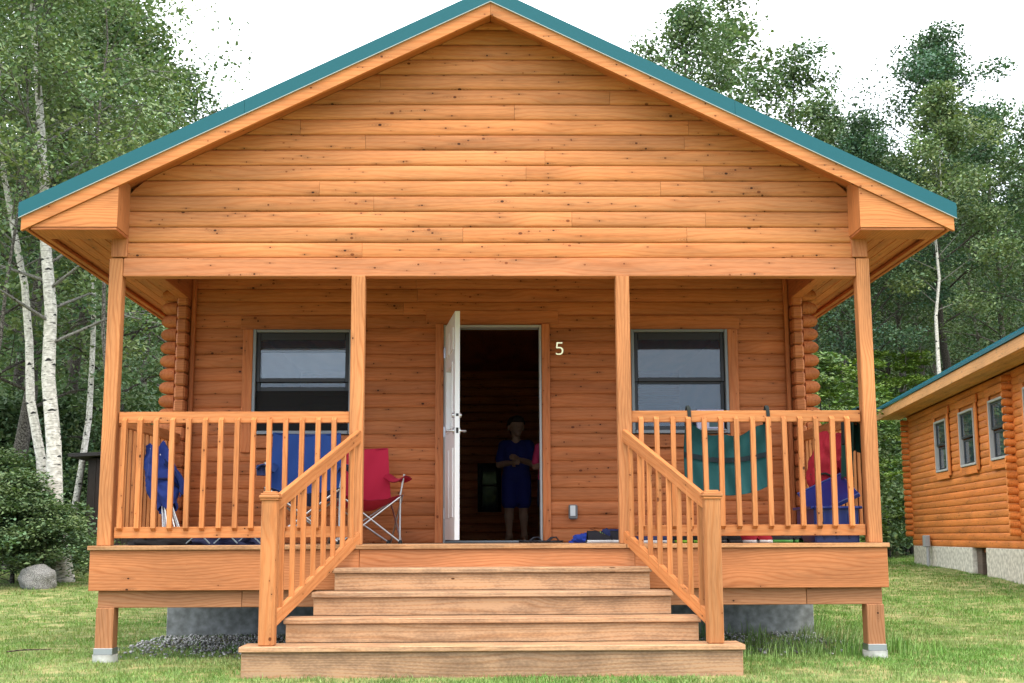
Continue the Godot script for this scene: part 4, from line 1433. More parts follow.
	for q in rights:
		var lb: String = {"mid1": "broad mid green tree in the wood behind the cabins", "mid2": "bushy light green tree in the wood behind the cabins", "tall1": "tall dark green tree in the wood behind the cabins", "tall2": "open grey-barked tree in the wood behind the cabins"}[q[2]]
		if q.size() > 4: lb = q[4]
		plant(K[q[2]], "leafy_tree", lb, "tree", "trees in the wood behind the cabins", spot(q[0], q[1]), q[3] * R(0.97, 1.03), R(0, TAU))
	# behind the first cabin, low enough to hide behind its roof
	for q in [[300, 44, "mid1", 0.62], [330, 58, "mid2", 0.8], [270, 60, "mid1", 0.85], [420, 60, "mid1", 0.95], [540, 62, "mid2", 1.0], [380, 40, "mid2", 0.6], [460, 46, "mid1", 0.75], [505, 38, "mid2", 0.62], [560, 45, "mid1", 0.7], [610, 42, "mid2", 0.62], [250, 40, "mid2", 0.55]]:
		plant(K[q[2]], "leafy_tree", "leafy tree straight behind the first cabin", "tree", "trees straight behind the first cabin", spot(q[0], q[1]), q[3], R(0, TAU))

	# bright saplings between the two cabins
	for q in [[806, 26, "sap1", 0.9], [850, 34, "sap1", 1.2], [884, 36, "sap2", 1.3], [826, 29, "sap1", 1.0], [900, 38, "sap1", 1.35], [818, 29, "sap2", 1.4], [868, 37, "sap1", 1.35], [925, 40, "sap1", 1.4]]:
		plant(K[q[2]], "sapling", "bright green sapling with layered leaves between the two cabins", "sapling", "saplings between the two cabins", spot(q[0], q[1]), q[3], R(0, TAU), "stem")
	# undergrowth along the edge of the wood
	for q in [[-8, 20.5, "bush1", 1.05], [20, 21.0, "bush1", 1.1], [50, 20.8, "bush1", 0.82], [5, 22.5, "bush1", 1.35], [72, 22.3, "bush1", 0.62]]:
		plant(K[q[2]], "leafy_bush", "dense green bush at the foot of the white birches", "bush", "bushes at the foot of the birches", spot(q[0], q[1]), q[3], R(0, TAU), "stem", "foliage").scale *= Vector3(1.45, 0.95, 1.2)
	for q in [[118, 28, 1.2], [142, 30, 1.4], [95, 31, 1.3], [160, 32, 1.5], [30, 29, 1.5], [60, 30, 1.5], [-10, 28, 1.4], [125, 36, 1.8], [85, 38, 1.9], [40, 39, 1.9], [0, 36, 1.8], [150, 42, 2.1], [-45, 30, 1.6], [-60, 40, 2.0]]:
		plant(K.bush2, "leafy_bush", "green undergrowth bush in the wood left of the cabin", "bush", "undergrowth left of the cabin", spot(q[0], q[1]), q[2], R(0, TAU), "stem", "foliage")
	for q in [[830, 33, 1.3], [850, 36, 1.6], [878, 38, 1.7], [905, 40, 1.8], [935, 43, 1.8], [965, 45, 2.0], [1000, 46, 2.0], [1035, 45, 2.0], [818, 40, 1.8], [865, 45, 2.2], [920, 50, 2.4], [985, 54, 2.4], [842, 50, 2.4], [800, 46, 2.0], [1060, 52, 2.4]]:
		plant(K.bush2, "leafy_bush", "green undergrowth bush in the wood behind the second cabin", "bush", "undergrowth behind the second cabin", spot(q[0], q[1]), q[2], R(0, TAU), "stem", "foliage")
	# the far wood: reads as one mass
	var pl := []
	var pc := PackedColorArray()
	for k in 150:
		var px := -260.0 + k * 10.2
		for row in 2:
			var far := R(66, 80) + row * 12.0
			var p := spot(px + R(-8, 8), far)
			var sc := R(2.3, 3.2) + row * 0.5
			var sy := R(2.0, 2.6)
			if px > 190 and px < 660: sy = 0.8
			pl.append(Transform3D(Basis(Vector3.UP, R(0, TAU)).scaled(Vector3(sc, sc * sy, sc)), p))
			var v := R(0.75, 1.1)
			pc.append(Color(v, v, v))
	many("far_wood", K.bush2.crown, M.leaf, pl, pc, "far wood closing off the view behind the cabins", "wood")

	# boulder
	var s := shp(Color(0.40, 0.40, 0.39))
	pebble(s, 0.34, 40, 26, 15, 0.13)
	var rk := put("boulder", s, M.stone, self)
	rk.scale = Vector3(0.86, 0.72, 0.7)
	rk.position = spot(45, 20.2) + Vector3(0, 0.13, 0)
	mark(rk, "rounded grey boulder on the lawn in front of the birches", "boulder")
	# sticks lying in the grass
	for q in [[40, 10.4, 0.34, 0.35]]:
		var st := shp(Color(0.16, 0.12, 0.09))
		var l: float = q[2]
		st.tube([Vector3(-l * 0.5, 0, 0), Vector3(-l * 0.1, 0.012, 0.02), Vector3(l * 0.25, 0.006, -0.015), Vector3(l * 0.5, 0.01, 0.01)], [0.006, 0.007, 0.005, 0.003], 6)
		st.tube([Vector3(-l * 0.1, 0.012, 0.02), Vector3(l * 0.08, 0.02, 0.09)], [0.004, 0.002], 5)
		var o := put(numbered("fallen_stick"), st, M.bark, self)
		o.position = spot(q[0], q[1]) + Vector3(0, 0.03, 0)
		o.rotation.y = q[3]
		mark(o, "thin dead stick lying on the lawn left of the porch", "stick", "sticks on the lawn")

# ---------------------------------------------------------------- things on the porch
func rod(called: String, parent: Node, pts: Array, r: float, m: Material) -> MeshInstance3D:
	var s := shp()
	s.tube(pts, r, 8)
	return put(called, s, m, parent)

# folding quad chair with cloth seat, facing +z
func camp_chair(label: String, at: Vector3, turn: float, size: float, fabric: Color, cup: Color) -> void:
	var c := thing("folding_chair", label, "chair", at, turn, "folding chairs on the porch")
	c.scale = Vector3.ONE * size
	var fx := 0.27
	var fz := 0.24
	var sx := 0.27
	for s in [-1.0, 1.0]:
		var f := Vector3(s * fx, 0.012, fz)
		var b := Vector3(s * fx, 0.012, -fz)
		var sf := Vector3(s * sx, 0.43, 0.23)
		var sb := Vector3(s * sx, 0.38, -0.20)
		rod("leg", c, [f, Vector3(-s * sx, 0.42, 0.245)], 0.009, M.steel)
		rod("leg", c, [b, Vector3(-s * sx, 0.37, -0.225)], 0.009, M.steel)
		rod("leg", c, [f + Vector3(s * 0.012, 0, 0), Vector3(s * (sx + 0.012), 0.38, -0.21)], 0.009, M.steel)
		rod("leg", c, [b + Vector3(s * 0.024, 0, 0), Vector3(s * (sx + 0.024), 0.43, 0.22)], 0.009, M.steel)
		rod("arm_post", c, [sf + Vector3(0, -0.41, 0.0), sf, Vector3(s * (sx + 0.03), 0.62, 0.25)], 0.009, M.steel)
		rod("back_post", c, [Vector3(s * sx, 0.34, -0.22), Vector3(s * (sx - 0.008), 0.62, -0.268), Vector3(s * (sx - 0.02), 0.88, -0.318)], 0.010, M.steel)
		for p in [f, b]:
			var ft := shp(Color(0.015, 0.015, 0.015))
			ft.tube([p + Vector3(0, -0.012, 0), p + Vector3(0, 0.02, 0)], [0.022, 0.014], 8)
			put("foot", ft, M.plastic, c)
		var ar := shp(fabric * 0.92)
		var aa := Vector3(s * (sx + 0.04), 0.60, 0.29)
		var ab := Vector3(s * (sx + 0.005), 0.64, -0.25)
		ar.grid(func(u: float, v: float) -> Vector3:
			var p := aa.lerp(ab, v)
			p.y -= sin(v * PI) * 0.035 + (u - 0.5) * (u - 0.5) * 0.12
			p.x += (u - 0.5) * 0.10
			return p, 6, 10, Vector2.ONE, 0.012)
		put("armrest", ar, M.cloth, c)
	var cp := shp(cup)
	cp.tube([Vector3(-0.32, 0.60, 0.22), Vector3(-0.32, 0.52, 0.22)], [0.045, 0.04], 12)
	put("cup_holder", cp, M.cloth, c)
	var se := shp(fabric)
	se.grid(func(u: float, v: float) -> Vector3:
		var x := (u - 0.5) * 0.54
		var sag := sin(u * PI) * (0.05 + 0.05 * sin(v * PI))
		return Vector3(x, lerpf(0.43, 0.37, v) - sag + 0.003 * sin(u * 23.0 + v * 5.0), lerpf(0.26, -0.23, v)), 14, 10, Vector2.ONE, 0.008)
	put("seat", se, M.cloth, c)
	var bk := shp(fabric)
	bk.grid(func(u: float, v: float) -> Vector3:
		var x := (0.5 - u) * (0.57 - 0.03 * v)
		var y := lerpf(0.37, 0.89, v) - sin(u * PI) * 0.018 * v
		var z := lerpf(-0.21, -0.30, v) - sin(u * PI) * 0.045 + 0.006 * sin(u * 17.0 + v * 9.0)
		return Vector3(x, y, z), 14, 14, Vector2.ONE, 0.008)
	put("backrest", bk, M.cloth, c)
	var hem := shp(fabric * 0.75)
	hem.tube([Vector3(-0.262, 0.885, -0.302), Vector3(-0.12, 0.876, -0.338), Vector3(0, 0.873, -0.347), Vector3(0.12, 0.876, -0.338), Vector3(0.262, 0.885, -0.302)], 0.009, 6)
	put("hem", hem, M.cloth, c)

# crumpled cloth: a lumpy heap
func heap(s: Shape, size: Vector3, seed_no: int, nu := 30, nv := 14, fold := 0.35) -> void:
	var nz := FastNoiseLite.new()
	nz.seed = seed_no
	nz.frequency = 0.9
	nz.fractal_octaves = 3
	s.grid(func(u: float, v: float) -> Vector3:
		var a := -u * TAU
		var b := lerpf(-0.35, PI * 0.5, v)
		var d := Vector3(cos(a) * cos(b), maxf(sin(b), -0.05), sin(a) * cos(b))
		var f := 1.0 + fold * nz.get_noise_3d(d.x * 1.6, d.y * 1.6 + 3.0, d.z * 1.6) * 2.0
		var p := d * f
		return Vector3(p.x * size.x, maxf(p.y, 0.0) * size.y, p.z * size.z), nu, nv)

# folded chair: rods fanned at the foot, cloth bunched round the upper half; stands along +y
func folded_chair(label: String, foot: Vector3, top: Vector3, fabric: Color, strap: Color, metal: Material, seed_no: int) -> void:
	var c := thing("folded_chair", label, "chair", foot, 0.0, "folded camping chairs")
	var d := top - foot
	var L := d.length()
	var up := d.normalized()
	var side := up.cross(Vector3.BACK).normalized()
	c.transform = Transform3D(Basis(side, up, side.cross(up)), foot)
	for k in 7:
		var a := k * TAU / 7.0
		var o := Vector3(cos(a), 0, sin(a))
		rod("leg", c, [o * 0.085 + Vector3(0, 0.01, 0), o * 0.03 + Vector3(0, L * 0.48, 0), o * 0.05 + Vector3(0, L * R(0.86, 1.0), 0)], 0.008, metal)
	for k in 4:
		var a := k * TAU / 4.0 + 0.3
		var ft := shp(Color(0.015, 0.015, 0.015))
		ft.tube([Vector3(cos(a) * 0.088, 0.0, sin(a) * 0.088), Vector3(cos(a) * 0.084, 0.035, sin(a) * 0.084)], [0.018, 0.012], 8)
		put("foot", ft, M.plastic, c)
	var nz := FastNoiseLite.new()
	nz.seed = seed_no
	nz.frequency = 1.0
	var cl := shp(fabric)
	cl.grid(func(u: float, v: float) -> Vector3:
		var a := -u * TAU
		var r := 0.075 + 0.055 * sin(pow(v, 0.8) * PI) + 0.02 * sin(a * 5.0 + v * 6.0) + 0.045 * nz.get_noise_3d(cos(a) * 1.5, v * 4.0, sin(a) * 1.5)
		var y := L * lerpf(0.36, 0.99, v) + 0.03 * sin(a * 3.0 + 1.0)
		return Vector3(cos(a) * r, y, sin(a) * r * 0.75), 36, 24)
	put("cloth", cl, M.cloth, c)
	var fl := shp(fabric * 0.8)
	fl.grid(func(u: float, v: float) -> Vector3:
		return Vector3(0.07 + 0.10 * sin(v * 2.2) + 0.015 * sin(u * 9.0), L * (0.78 - 0.36 * v) + 0.02 * sin(u * 7.0), (u - 0.5) * 0.16 + 0.07), 10, 12, Vector2.ONE, 0.006)
	put("flap", fl, M.cloth, c)
	var sr := shp(strap)
	sr.tube([Vector3(-0.12, L * 0.6, 0.03), Vector3(-0.02, L * 0.63, 0.115), Vector3(0.09, L * 0.60, 0.09), Vector3(0.14, L * 0.5, 0.0)], 0.011, 6)
	put("strap", sr, M.cloth, c)

# one shoe, toe towards +z, sole on y = 0
func shoe(called: String, label: String, group: String, at: Vector3, turn: float, upper: Color, sole: Color, lace: Color, size := 1.0) -> void:
	var o := thing(called, label, "shoe", at, turn, group)
	o.scale = Vector3.ONE * size
	var outline := func(v: float) -> float: return (0.031 + 0.011 * sin(v * PI) + 0.008 * smoothstep(0.45, 0.8, v)) * sqrt(maxf(0.0, 1.0 - pow(absf(v * 2.0 - 1.0), 6.0)))
	var so := shp(sole)
	so.grid(func(u: float, v: float) -> Vector3:
		var a := -u * TAU
		var w: float = outline.call(0.02 + 0.96 * v) * 1.08 + 0.004
		return Vector3(cos(a) * w, 0.012 + 0.012 * clampf(sin(a) * 3.0, -1, 1), lerpf(-0.125, 0.125, v)), 16, 16)
	put("sole", so, M.plastic, o)
	var up := shp(upper)
	up.grid(func(u: float, v: float) -> Vector3:
		var a := u * PI
		var w: float = outline.call(0.03 + 0.94 * v)
		var h := lerpf(0.075, 0.035, smoothstep(0.35, 0.85, v)) * (1.0 - 0.5 * pow(v, 8.0)) + 0.02
		return Vector3(cos(a) * w, 0.02 + sin(a) * h * (0.9 if v < 0.98 else 0.5), lerpf(-0.118, 0.118, v)), 14, 16)
	put("upper", up, M.cloth, o)
	var op := shp(Color(0.01, 0.01, 0.012))
	op.grid(func(u: float, v: float) -> Vector3:
		var a := -u * TAU
		return Vector3(cos(a) * 0.021 * v, 0.1135 - 0.012 * v * sin(a), -0.055 + sin(a) * 0.042 * v), 12, 2)
	put("opening", op, M.cloth, o)
	for k in 3:
		var lc := shp(lace)
		lc.tube([Vector3(-0.02, 0.083 - k * 0.012, 0.005 + k * 0.022), Vector3(0, 0.101 - k * 0.013, 0.008 + k * 0.022), Vector3(0.02, 0.083 - k * 0.012, 0.005 + k * 0.022)], 0.004, 5)
		put("lace", lc, M.cloth, o)

func flip_flop(at: Vector3, turn: float, mirror: float) -> void:
	var o := thing("flip_flop", "black flip-flop lying on the deck by the threshold", "sandal", at, turn, "black flip-flops by the door")
	var so := shp(Color(0.014, 0.014, 0.018))
	so.grid(func(u: float, v: float) -> Vector3:
		var a := -u * TAU
		var w := (0.036 + 0.012 * smoothstep(0.4, 0.8, v)) * sqrt(maxf(0.0, 1.0 - pow(absf(v * 2.0 - 1.0), 5.0))) + 0.001
		return Vector3(cos(a) * w, 0.011 + 0.010 * clampf(sin(a) * 3.0, -1, 1), lerpf(-0.13, 0.13, v)), 16, 14)
	put("sole", so, M.plastic, o)
	for s in [-1.0, 1.0]:
		var st := shp(Color(0.02, 0.02, 0.03))
		st.tube([Vector3(s * 0.038, 0.015, -0.02), Vector3(s * 0.034, 0.048, 0.02), Vector3(s * 0.012, 0.052, 0.06), Vector3(mirror * 0.004, 0.02, 0.085)], [0.008, 0.008, 0.006, 0.004], 6)
		put("strap", st, M.plastic, o)

func build_porch_things() -> void:
	camp_chair("open blue folding camp chair with silver legs beside the porch window", Vector3(-1.57, DECK, -0.95), 0.12, 1.09, Color(0.014, 0.06, 0.27), Color(0.015, 0.03, 0.12))
	camp_chair("open red folding camp chair with silver legs left of the door", Vector3(-1.13, DECK, -1.72), 0.30, 1.0, Color(0.60, 0.012, 0.06), Color(0.03, 0.05, 0.3))
	folded_chair("folded blue camp chair leaning on the left side railing", Vector3(-2.66, DECK, -0.95), Vector3(-2.90, 1.80, -1.15), Color(0.012, 0.045, 0.28), Color(0.008, 0.015, 0.08), M.steel, 4)
	folded_chair("folded red camp chair leaning in the right porch corner", Vector3(2.76, DECK, -0.88), Vector3(2.90, 1.86, -0.82), Color(0.42, 0.008, 0.03), Color(0.015, 0.012, 0.014), M.black, 9)

	# blue tote with its lid propped on it
	var t := thing("storage_tote", "blue plastic storage tote in the right porch corner", "tote", Vector3(2.74, DECK, -0.42))
	t.scale = Vector3(0.82, 1.0, 0.9)
	var s := shp(Color(0.004, 0.016, 0.13))
	for q in [[-1.0, 0], [1.0, 0], [-1.0, 2], [1.0, 2]]:
		if q[1] == 0: s.box(Vector3(0.012, 0.27, 0.62), Vector3(q[0] * 0.21, 0.137, 0), 0.003, 2)
		else: s.box(Vector3(0.408, 0.27, 0.012), Vector3(0, 0.137, q[0] * 0.304), 0.003)
	s.box(Vector3(0.405, 0.012, 0.595), Vector3(0, 0.008, 0), 0.003)
	put("bin", s, M.plastic, t)
	s = shp(Color(0.005, 0.02, 0.16))
	for q in [-1.0, 1.0]:
		s.box(Vector3(0.035, 0.022, 0.66), Vector3(q * 0.235, 0.275, 0), 0.006, 2)
		s.box(Vector3(0.43, 0.022, 0.03), Vector3(0, 0.275, q * 0.327), 0.006)
	put("rim", s, M.plastic, t)
	for q in [-0.12, 0.0, 0.12]:
		s = shp(Color(0.004, 0.016, 0.13))
		s.box(Vector3(0.02, 0.2, 0.012), Vector3(q, 0.13, 0.313), 0.004, 1)
		put("rib", s, M.plastic, t)
	var ld := thing("tote_lid", "blue plastic lid propped slantwise on the blue tote", "lid", Vector3(2.75, DECK + 0.385, -0.40))
	ld.scale = Vector3(0.85, 1, 0.9)
	ld.rotation = Vector3(0.35, 0, 0.46)
	s = shp(Color(0.005, 0.022, 0.15))
	s.box(Vector3(0.47, 0.02, 0.56), Vector3.ZERO, 0.006)
	put("panel", s, M.plastic, ld)
	s = shp(Color(0.005, 0.022, 0.15))
	for q in [-1.0, 1.0]:
		s.box(Vector3(0.47, 0.035, 0.02), Vector3(0, 0.0, q * 0.291), 0.006)
	put("lip", s, M.plastic, ld)

	# teal sling hung on the railing by its straps
	var sl := thing("cloth_sling", "teal cloth sling hanging by dark straps from the right railing", "sling", Vector3(1.885, 0, -0.11))
	s = shp(Color(0.008, 0.10, 0.11))
	s.grid(func(u: float, v: float) -> Vector3:
		var x := (u - 0.5) * (0.66 + 0.02 * v)
		var dip := sin(u * PI) * 0.115 * (1.0 - v)
		var corner := 0.05 * pow(absf(u * 2.0 - 1.0), 5.0) * v
		var y := lerpf(1.90, 1.335, v) - dip + corner + 0.018 * sin(u * 7.0 + 1.0) * v + 0.012 * sin(u * 17.0) * (1.0 - v)
		var z := -0.045 * sin(v * PI) + 0.016 * sin(u * 15.0 + v * 5.0 + 2.0 * sin(v * 4.0)) * (0.5 + v) - 0.02 * sin(u * 6.0) + 0.010 * sin(u * 31.0 - v * 6.0)
		return Vector3(x, y, z), 30, 18, Vector2.ONE, 0.006)
	put("cloth", s, M.cloth, sl)
	s = shp(Color(0.012, 0.03, 0.04))
	s.grid(func(u: float, v: float) -> Vector3:
		var x := (u - 0.5) * 0.665
		return Vector3(x, lerpf(1.665, 1.625, v) - sin(u * PI) * 0.05, -0.045 + 0.016 * sin(u * 15.0 + 2.5 + 2.0 * sin(2.0)) - 0.02 * sin(u * 6.0) + 0.010 * sin(u * 31.0 - 3.0) + 0.012), 30, 2, Vector2.ONE, 0.004)
	put("band", s, M.cloth, sl)
	for x in [-0.32, 0.305]:
		s = shp(Color(0.012, 0.02, 0.022))
		s.grid(func(u: float, v: float) -> Vector3:
			# up behind the rail, over its top in a loose loop, down its front
			var lp := [Vector2(0.0, 1.87), Vector2(0.02, 1.98), Vector2(0.03, 2.01), Vector2(0.05, 2.022), Vector2(0.068, 2.0), Vector2(0.0725, 1.97), Vector2(0.0725, 1.86), Vector2(0.071, 1.80)]
			var q := minf(v * 7.0, 6.999)
			var e: Vector2 = lp[int(q)].lerp(lp[int(q) + 1], q - int(q))
			return Vector3(x + (u - 0.5) * 0.028 + 0.02 * v, e.y, e.x), 2, 21, Vector2.ONE, 0.004)
		put("strap", s, M.cloth, sl)

	# green rain jacket over the side railing
	var gj := thing("green_jacket", "dark green jacket slung over the side railing beside the corner post", "jacket", Vector3(2.955, 0, -0.33))
	s = shp(Color(0.010, 0.075, 0.055))
	s.grid(func(u: float, v: float) -> Vector3:
		var z := (u - 0.5) * 0.34
		var a := (v - 0.38) * 0.95
		var x := -clampf(a * 6.0, -1.0, 1.0) * (0.038 + 0.02 * absf(a)) + 0.012 * sin(u * 14.0 + v * 4.0)
		var y := 2.005 - maxf(0.0, absf(a) - 0.04) * 1.0 + 0.02 * sin(u * 9.0)
		return Vector3(x, y, z), 20, 26, Vector2.ONE, 0.008)
	put("body", s, M.cloth, gj)
	s = shp(Color(0.014, 0.016, 0.018))
	s.grid(func(u: float, v: float) -> Vector3:
		var a := -u * TAU
		var r := 0.07 + 0.02 * sin(a * 3.0)
		return Vector3(-0.075 + cos(a) * r * 0.5, 1.93 - v * 0.2, sin(a) * r + 0.06), 16, 6)
	put("hood", s, M.cloth, gj)

	# shoes in a row behind the right railing
	var grp := "shoes lined up on the right half of the porch"
	var row := [
		[1.33, "navy sneaker with white sole in the porch shoe row", Color(0.02, 0.035, 0.12), Color(0.65, 0.67, 0.7), Color(0.6, 0.6, 0.62)],
		[1.60, "black sneaker with lime green sole in the porch shoe row", Color(0.014, 0.014, 0.016), Color(0.25, 0.5, 0.04), Color(0.3, 0.6, 0.06)],
		[1.86, "plain black shoe in the porch shoe row", Color(0.014, 0.014, 0.018), Color(0.03, 0.03, 0.034), Color(0.05, 0.05, 0.05)],
		[2.12, "red sneaker with white sole and toe in the porch shoe row", Color(0.42, 0.01, 0.03), Color(0.75, 0.75, 0.76), Color(0.75, 0.75, 0.75)],
		[2.38, "dark sneaker with green sole in the porch shoe row", Color(0.03, 0.03, 0.036), Color(0.10, 0.36, 0.08), Color(0.4, 0.42, 0.42)]]
	for q in row:
		for k in 2:
			shoe("shoe", q[1], grp, Vector3(q[0] + k * 0.105 - 0.04, DECK + 0.001, -0.40 + R(-0.05, 0.05)), R(-0.5, 0.5) + 0.9, q[2], q[3], q[4], 0.95)
	# heap by the door: sneakers and a towel
	var tw := thing("beach_towel", "crumpled bright blue towel on the deck right of the door", "towel", Vector3(0.86, DECK + 0.001, -1.62))
	s = shp(Color(0.02, 0.07, 0.48))
	heap(s, Vector3(0.12, 0.075, 0.11), 21)
	put("cloth", s, M.cloth, tw)
	tw = thing("dark_clothes", "heap of dark navy clothes beside the blue towel", "clothes", Vector3(1.16, DECK + 0.001, -1.75))
	s = shp(Color(0.022, 0.035, 0.13))
	heap(s, Vector3(0.20, 0.11, 0.13), 33, 36, 16, 0.4)
	put("cloth", s, M.cloth, tw)
	s = shp(Color(0.55, 0.56, 0.58))
	heap(s, Vector3(0.05, 0.04, 0.05), 35, 16, 8, 0.3)
	put("white_sock", s, M.cloth, tw).position = Vector3(0.12, 0.10, 0.06)
	s = shp(Color(0.55, 0.03, 0.03))
	heap(s, Vector3(0.04, 0.03, 0.04), 36, 16, 8, 0.3)
	put("red_sock", s, M.cloth, tw).position = Vector3(0.06, 0.115, 0.04)
	shoe("shoe", "dark sneaker with pale sole lying before the heap of clothes", "sneakers by the heap of clothes", Vector3(0.98, DECK + 0.001, -1.50), 1.9, Color(0.012, 0.014, 0.02), Color(0.6, 0.6, 0.6), Color(0.3, 0.5, 0.1))
	shoe("shoe", "dark sneaker with pale sole lying before the heap of clothes", "sneakers by the heap of clothes", Vector3(1.20, DECK + 0.001, -1.52), 1.4, Color(0.012, 0.014, 0.02), Color(0.6, 0.6, 0.6), Color(0.3, 0.5, 0.1))
	flip_flop(Vector3(0.40, DECK + 0.001, -2.05), 1.3, 1.0)
	flip_flop(Vector3(0.56, DECK + 0.001, -2.0), 1.75, -1.0)
	# left half of the porch
	var bg := thing("duffel_bag", "flat black duffel bag on the deck behind the left railing", "bag", Vector3(-2.64, DECK + 0.001, -0.42))
	s = shp(Color(0.010, 0.010, 0.013))
	heap(s, Vector3(0.25, 0.075, 0.15), 41, 30, 12, 0.12)
	put("body", s, M.cloth, bg)
	s = shp(Color(0.012, 0.012, 0.014))
	s.tube([Vector3(-0.12, 0.06, 0.08), Vector3(-0.07, 0.105, 0.13), Vector3(0.07, 0.105, 0.13), Vector3(0.12, 0.06, 0.08)], 0.010, 6)
	put("handle", s, M.cloth, bg)
	var bl := thing("dark_blanket", "crumpled dark blue blanket on the deck behind the left railing", "blanket", Vector3(-2.12, DECK + 0.001, -0.48))
	s = shp(Color(0.014, 0.022, 0.075))
	heap(s, Vector3(0.30, 0.085, 0.16), 44, 36, 12, 0.35)
	put("cloth", s, M.cloth, bl)
	for q in [[-0.2, 0.1], [0.02, 0.12], [0.2, 0.09]]:
		s = shp(Color(0.30, 0.40, 0.48))
		s.tube([Vector3(q[0] - 0.09, 0.012, 0.17), Vector3(q[0] - 0.03, 0.07, 0.15), Vector3(q[0] + 0.04, 0.065, 0.16), Vector3(q[0] + 0.10, 0.012, 0.18)], 0.006, 6)
		put("cord", s, M.cloth, bl)
	# carton in the right-hand window
	var cb := thing("pale_carton", "pale lilac carton with dark green label standing on the right window sill", "box", Vector3(2.13, 2.022, WALL_Z + 0.115))
	s = shp(Color(0.46, 0.46, 0.62))
	s.box(Vector3(0.26, 0.185, 0.075), Vector3(0, 0.0925, 0), 0.004)
	put("box", s, M.plastic, cb)
	s = shp(Color(0.02, 0.07, 0.07))
	s.box(Vector3(0.085, 0.075, 0.003), Vector3(0.03, 0.055, 0.039), 0.0005)
	put("label_print", s, M.plastic, cb)
	var sill := shp()
	sill.box(Vector3(0.3, 0.018, 0.1), Vector3(0, -0.010, 0.0), 0.003)
	put("ledge", sill, M.alu, cb)

# ---------------------------------------------------------------- people
# skin of a set of tapered bones joined smoothly: surface nets on a grid
func skin(s: Shape, bones: Array, cell: float, k: float) -> void:
	var lo := Vector3.ONE * 1e9
	var hi := -lo
	for b in bones:
		var r := maxf(b[2], b[3]) + k + cell * 2.0
		lo = lo.min(b[0] - Vector3.ONE * r).min(b[1] - Vector3.ONE * r)
		hi = hi.max(b[0] + Vector3.ONE * r).max(b[1] + Vector3.ONE * r)
	var nx := int((hi.x - lo.x) / cell) + 2
	var ny := int((hi.y - lo.y) / cell) + 2
	var nz := int((hi.z - lo.z) / cell) + 2
	var f := PackedFloat32Array()
	f.resize(nx * ny * nz)
	f.fill(1.0)
	for b in bones:
		var pa: Vector3 = b[0]
		var pb: Vector3 = b[1]
		var ra: float = b[2]
		var rb: float = b[3]
		var r := maxf(ra, rb) + k + cell * 2.0
		var a := ((pa.min(pb) - Vector3.ONE * r - lo) / cell).floor()
		var c := ((pa.max(pb) + Vector3.ONE * r - lo) / cell).ceil()
		var ab := pb - pa
		var l2 := maxf(ab.length_squared(), 1e-9)
		for z in range(maxi(0, int(a.z)), mini(nz, int(c.z) + 1)):
			for y in range(maxi(0, int(a.y)), mini(ny, int(c.y) + 1)):
				for x in range(maxi(0, int(a.x)), mini(nx, int(c.x) + 1)):
					var p := lo + Vector3(x, y, z) * cell
					var t := clampf((p - pa).dot(ab) / l2, 0.0, 1.0)
					var d := (p - pa - ab * t).length() - lerpf(ra, rb, t)
					var i := (z * ny + y) * nx + x
					var h := maxf(k - absf(f[i] - d), 0.0) / k
					f[i] = minf(f[i], d) - h * h * k * 0.25
	var ids := {}
	var st := [1, nx, nx * ny]
	for z in nz - 1:
		for y in ny - 1:
			for x in nx - 1:
				var i := (z * ny + y) * nx + x
				var f0 := f[i]
				if f0 > cell * 3.0 or f0 < -cell * 3.0: continue
				var m := Vector3.ZERO
				var cnt := 0
				for e in 12:
					var ax := e / 4
					var o1 := e % 2
					var o2 := (e / 2) % 2
					var b1 := (ax + 1) % 3
					var b2 := (ax + 2) % 3
					var q := Vector3.ZERO
					q[b1] = o1
					q[b2] = o2
					var ia: int = i + o1 * st[b1] + o2 * st[b2]
					var ib: int = ia + st[ax]
					if (f[ia] < 0.0) != (f[ib] < 0.0):
						q[ax] = f[ia] / (f[ia] - f[ib])
						m += q
						cnt += 1
				if cnt == 0: continue
				m /= cnt
				var g := Vector3(f[i + 1] - f[i], f[i + nx] - f[i], f[i + nx * ny] - f[i])
				g += Vector3(f[i + 1 + nx + nx * ny] - f[i + nx + nx * ny], f[i + 1 + nx + nx * ny] - f[i + 1 + nx * ny], f[i + 1 + nx + nx * ny] - f[i + 1 + nx])
				ids[i] = s.put(lo + (Vector3(x, y, z) + m) * cell, g.normalized(), Vector2.ZERO)
	for z in range(1, nz - 1):
		for y in range(1, ny - 1):
			for x in range(1, nx - 1):
				var i := (z * ny + y) * nx + x
				for ax in 3:
					var j: int = i + st[ax]
					if (f[i] < 0.0) == (f[j] < 0.0): continue
					var s1: int = st[(ax + 1) % 3]
					var s2: int = st[(ax + 2) % 3]
					if not (ids.has(i) and ids.has(i - s1) and ids.has(i - s2) and ids.has(i - s1 - s2)): continue
					var q0: int = ids[i - s1 - s2]
					var q1: int = ids[i - s2]
					var q2: int = ids[i]
					var q3: int = ids[i - s1]
					if f[i] < 0.0: s.ix.append_array(PackedInt32Array([q0, q2, q1, q0, q3, q2]))
					else: s.ix.append_array(PackedInt32Array([q0, q1, q2, q0, q2, q3]))

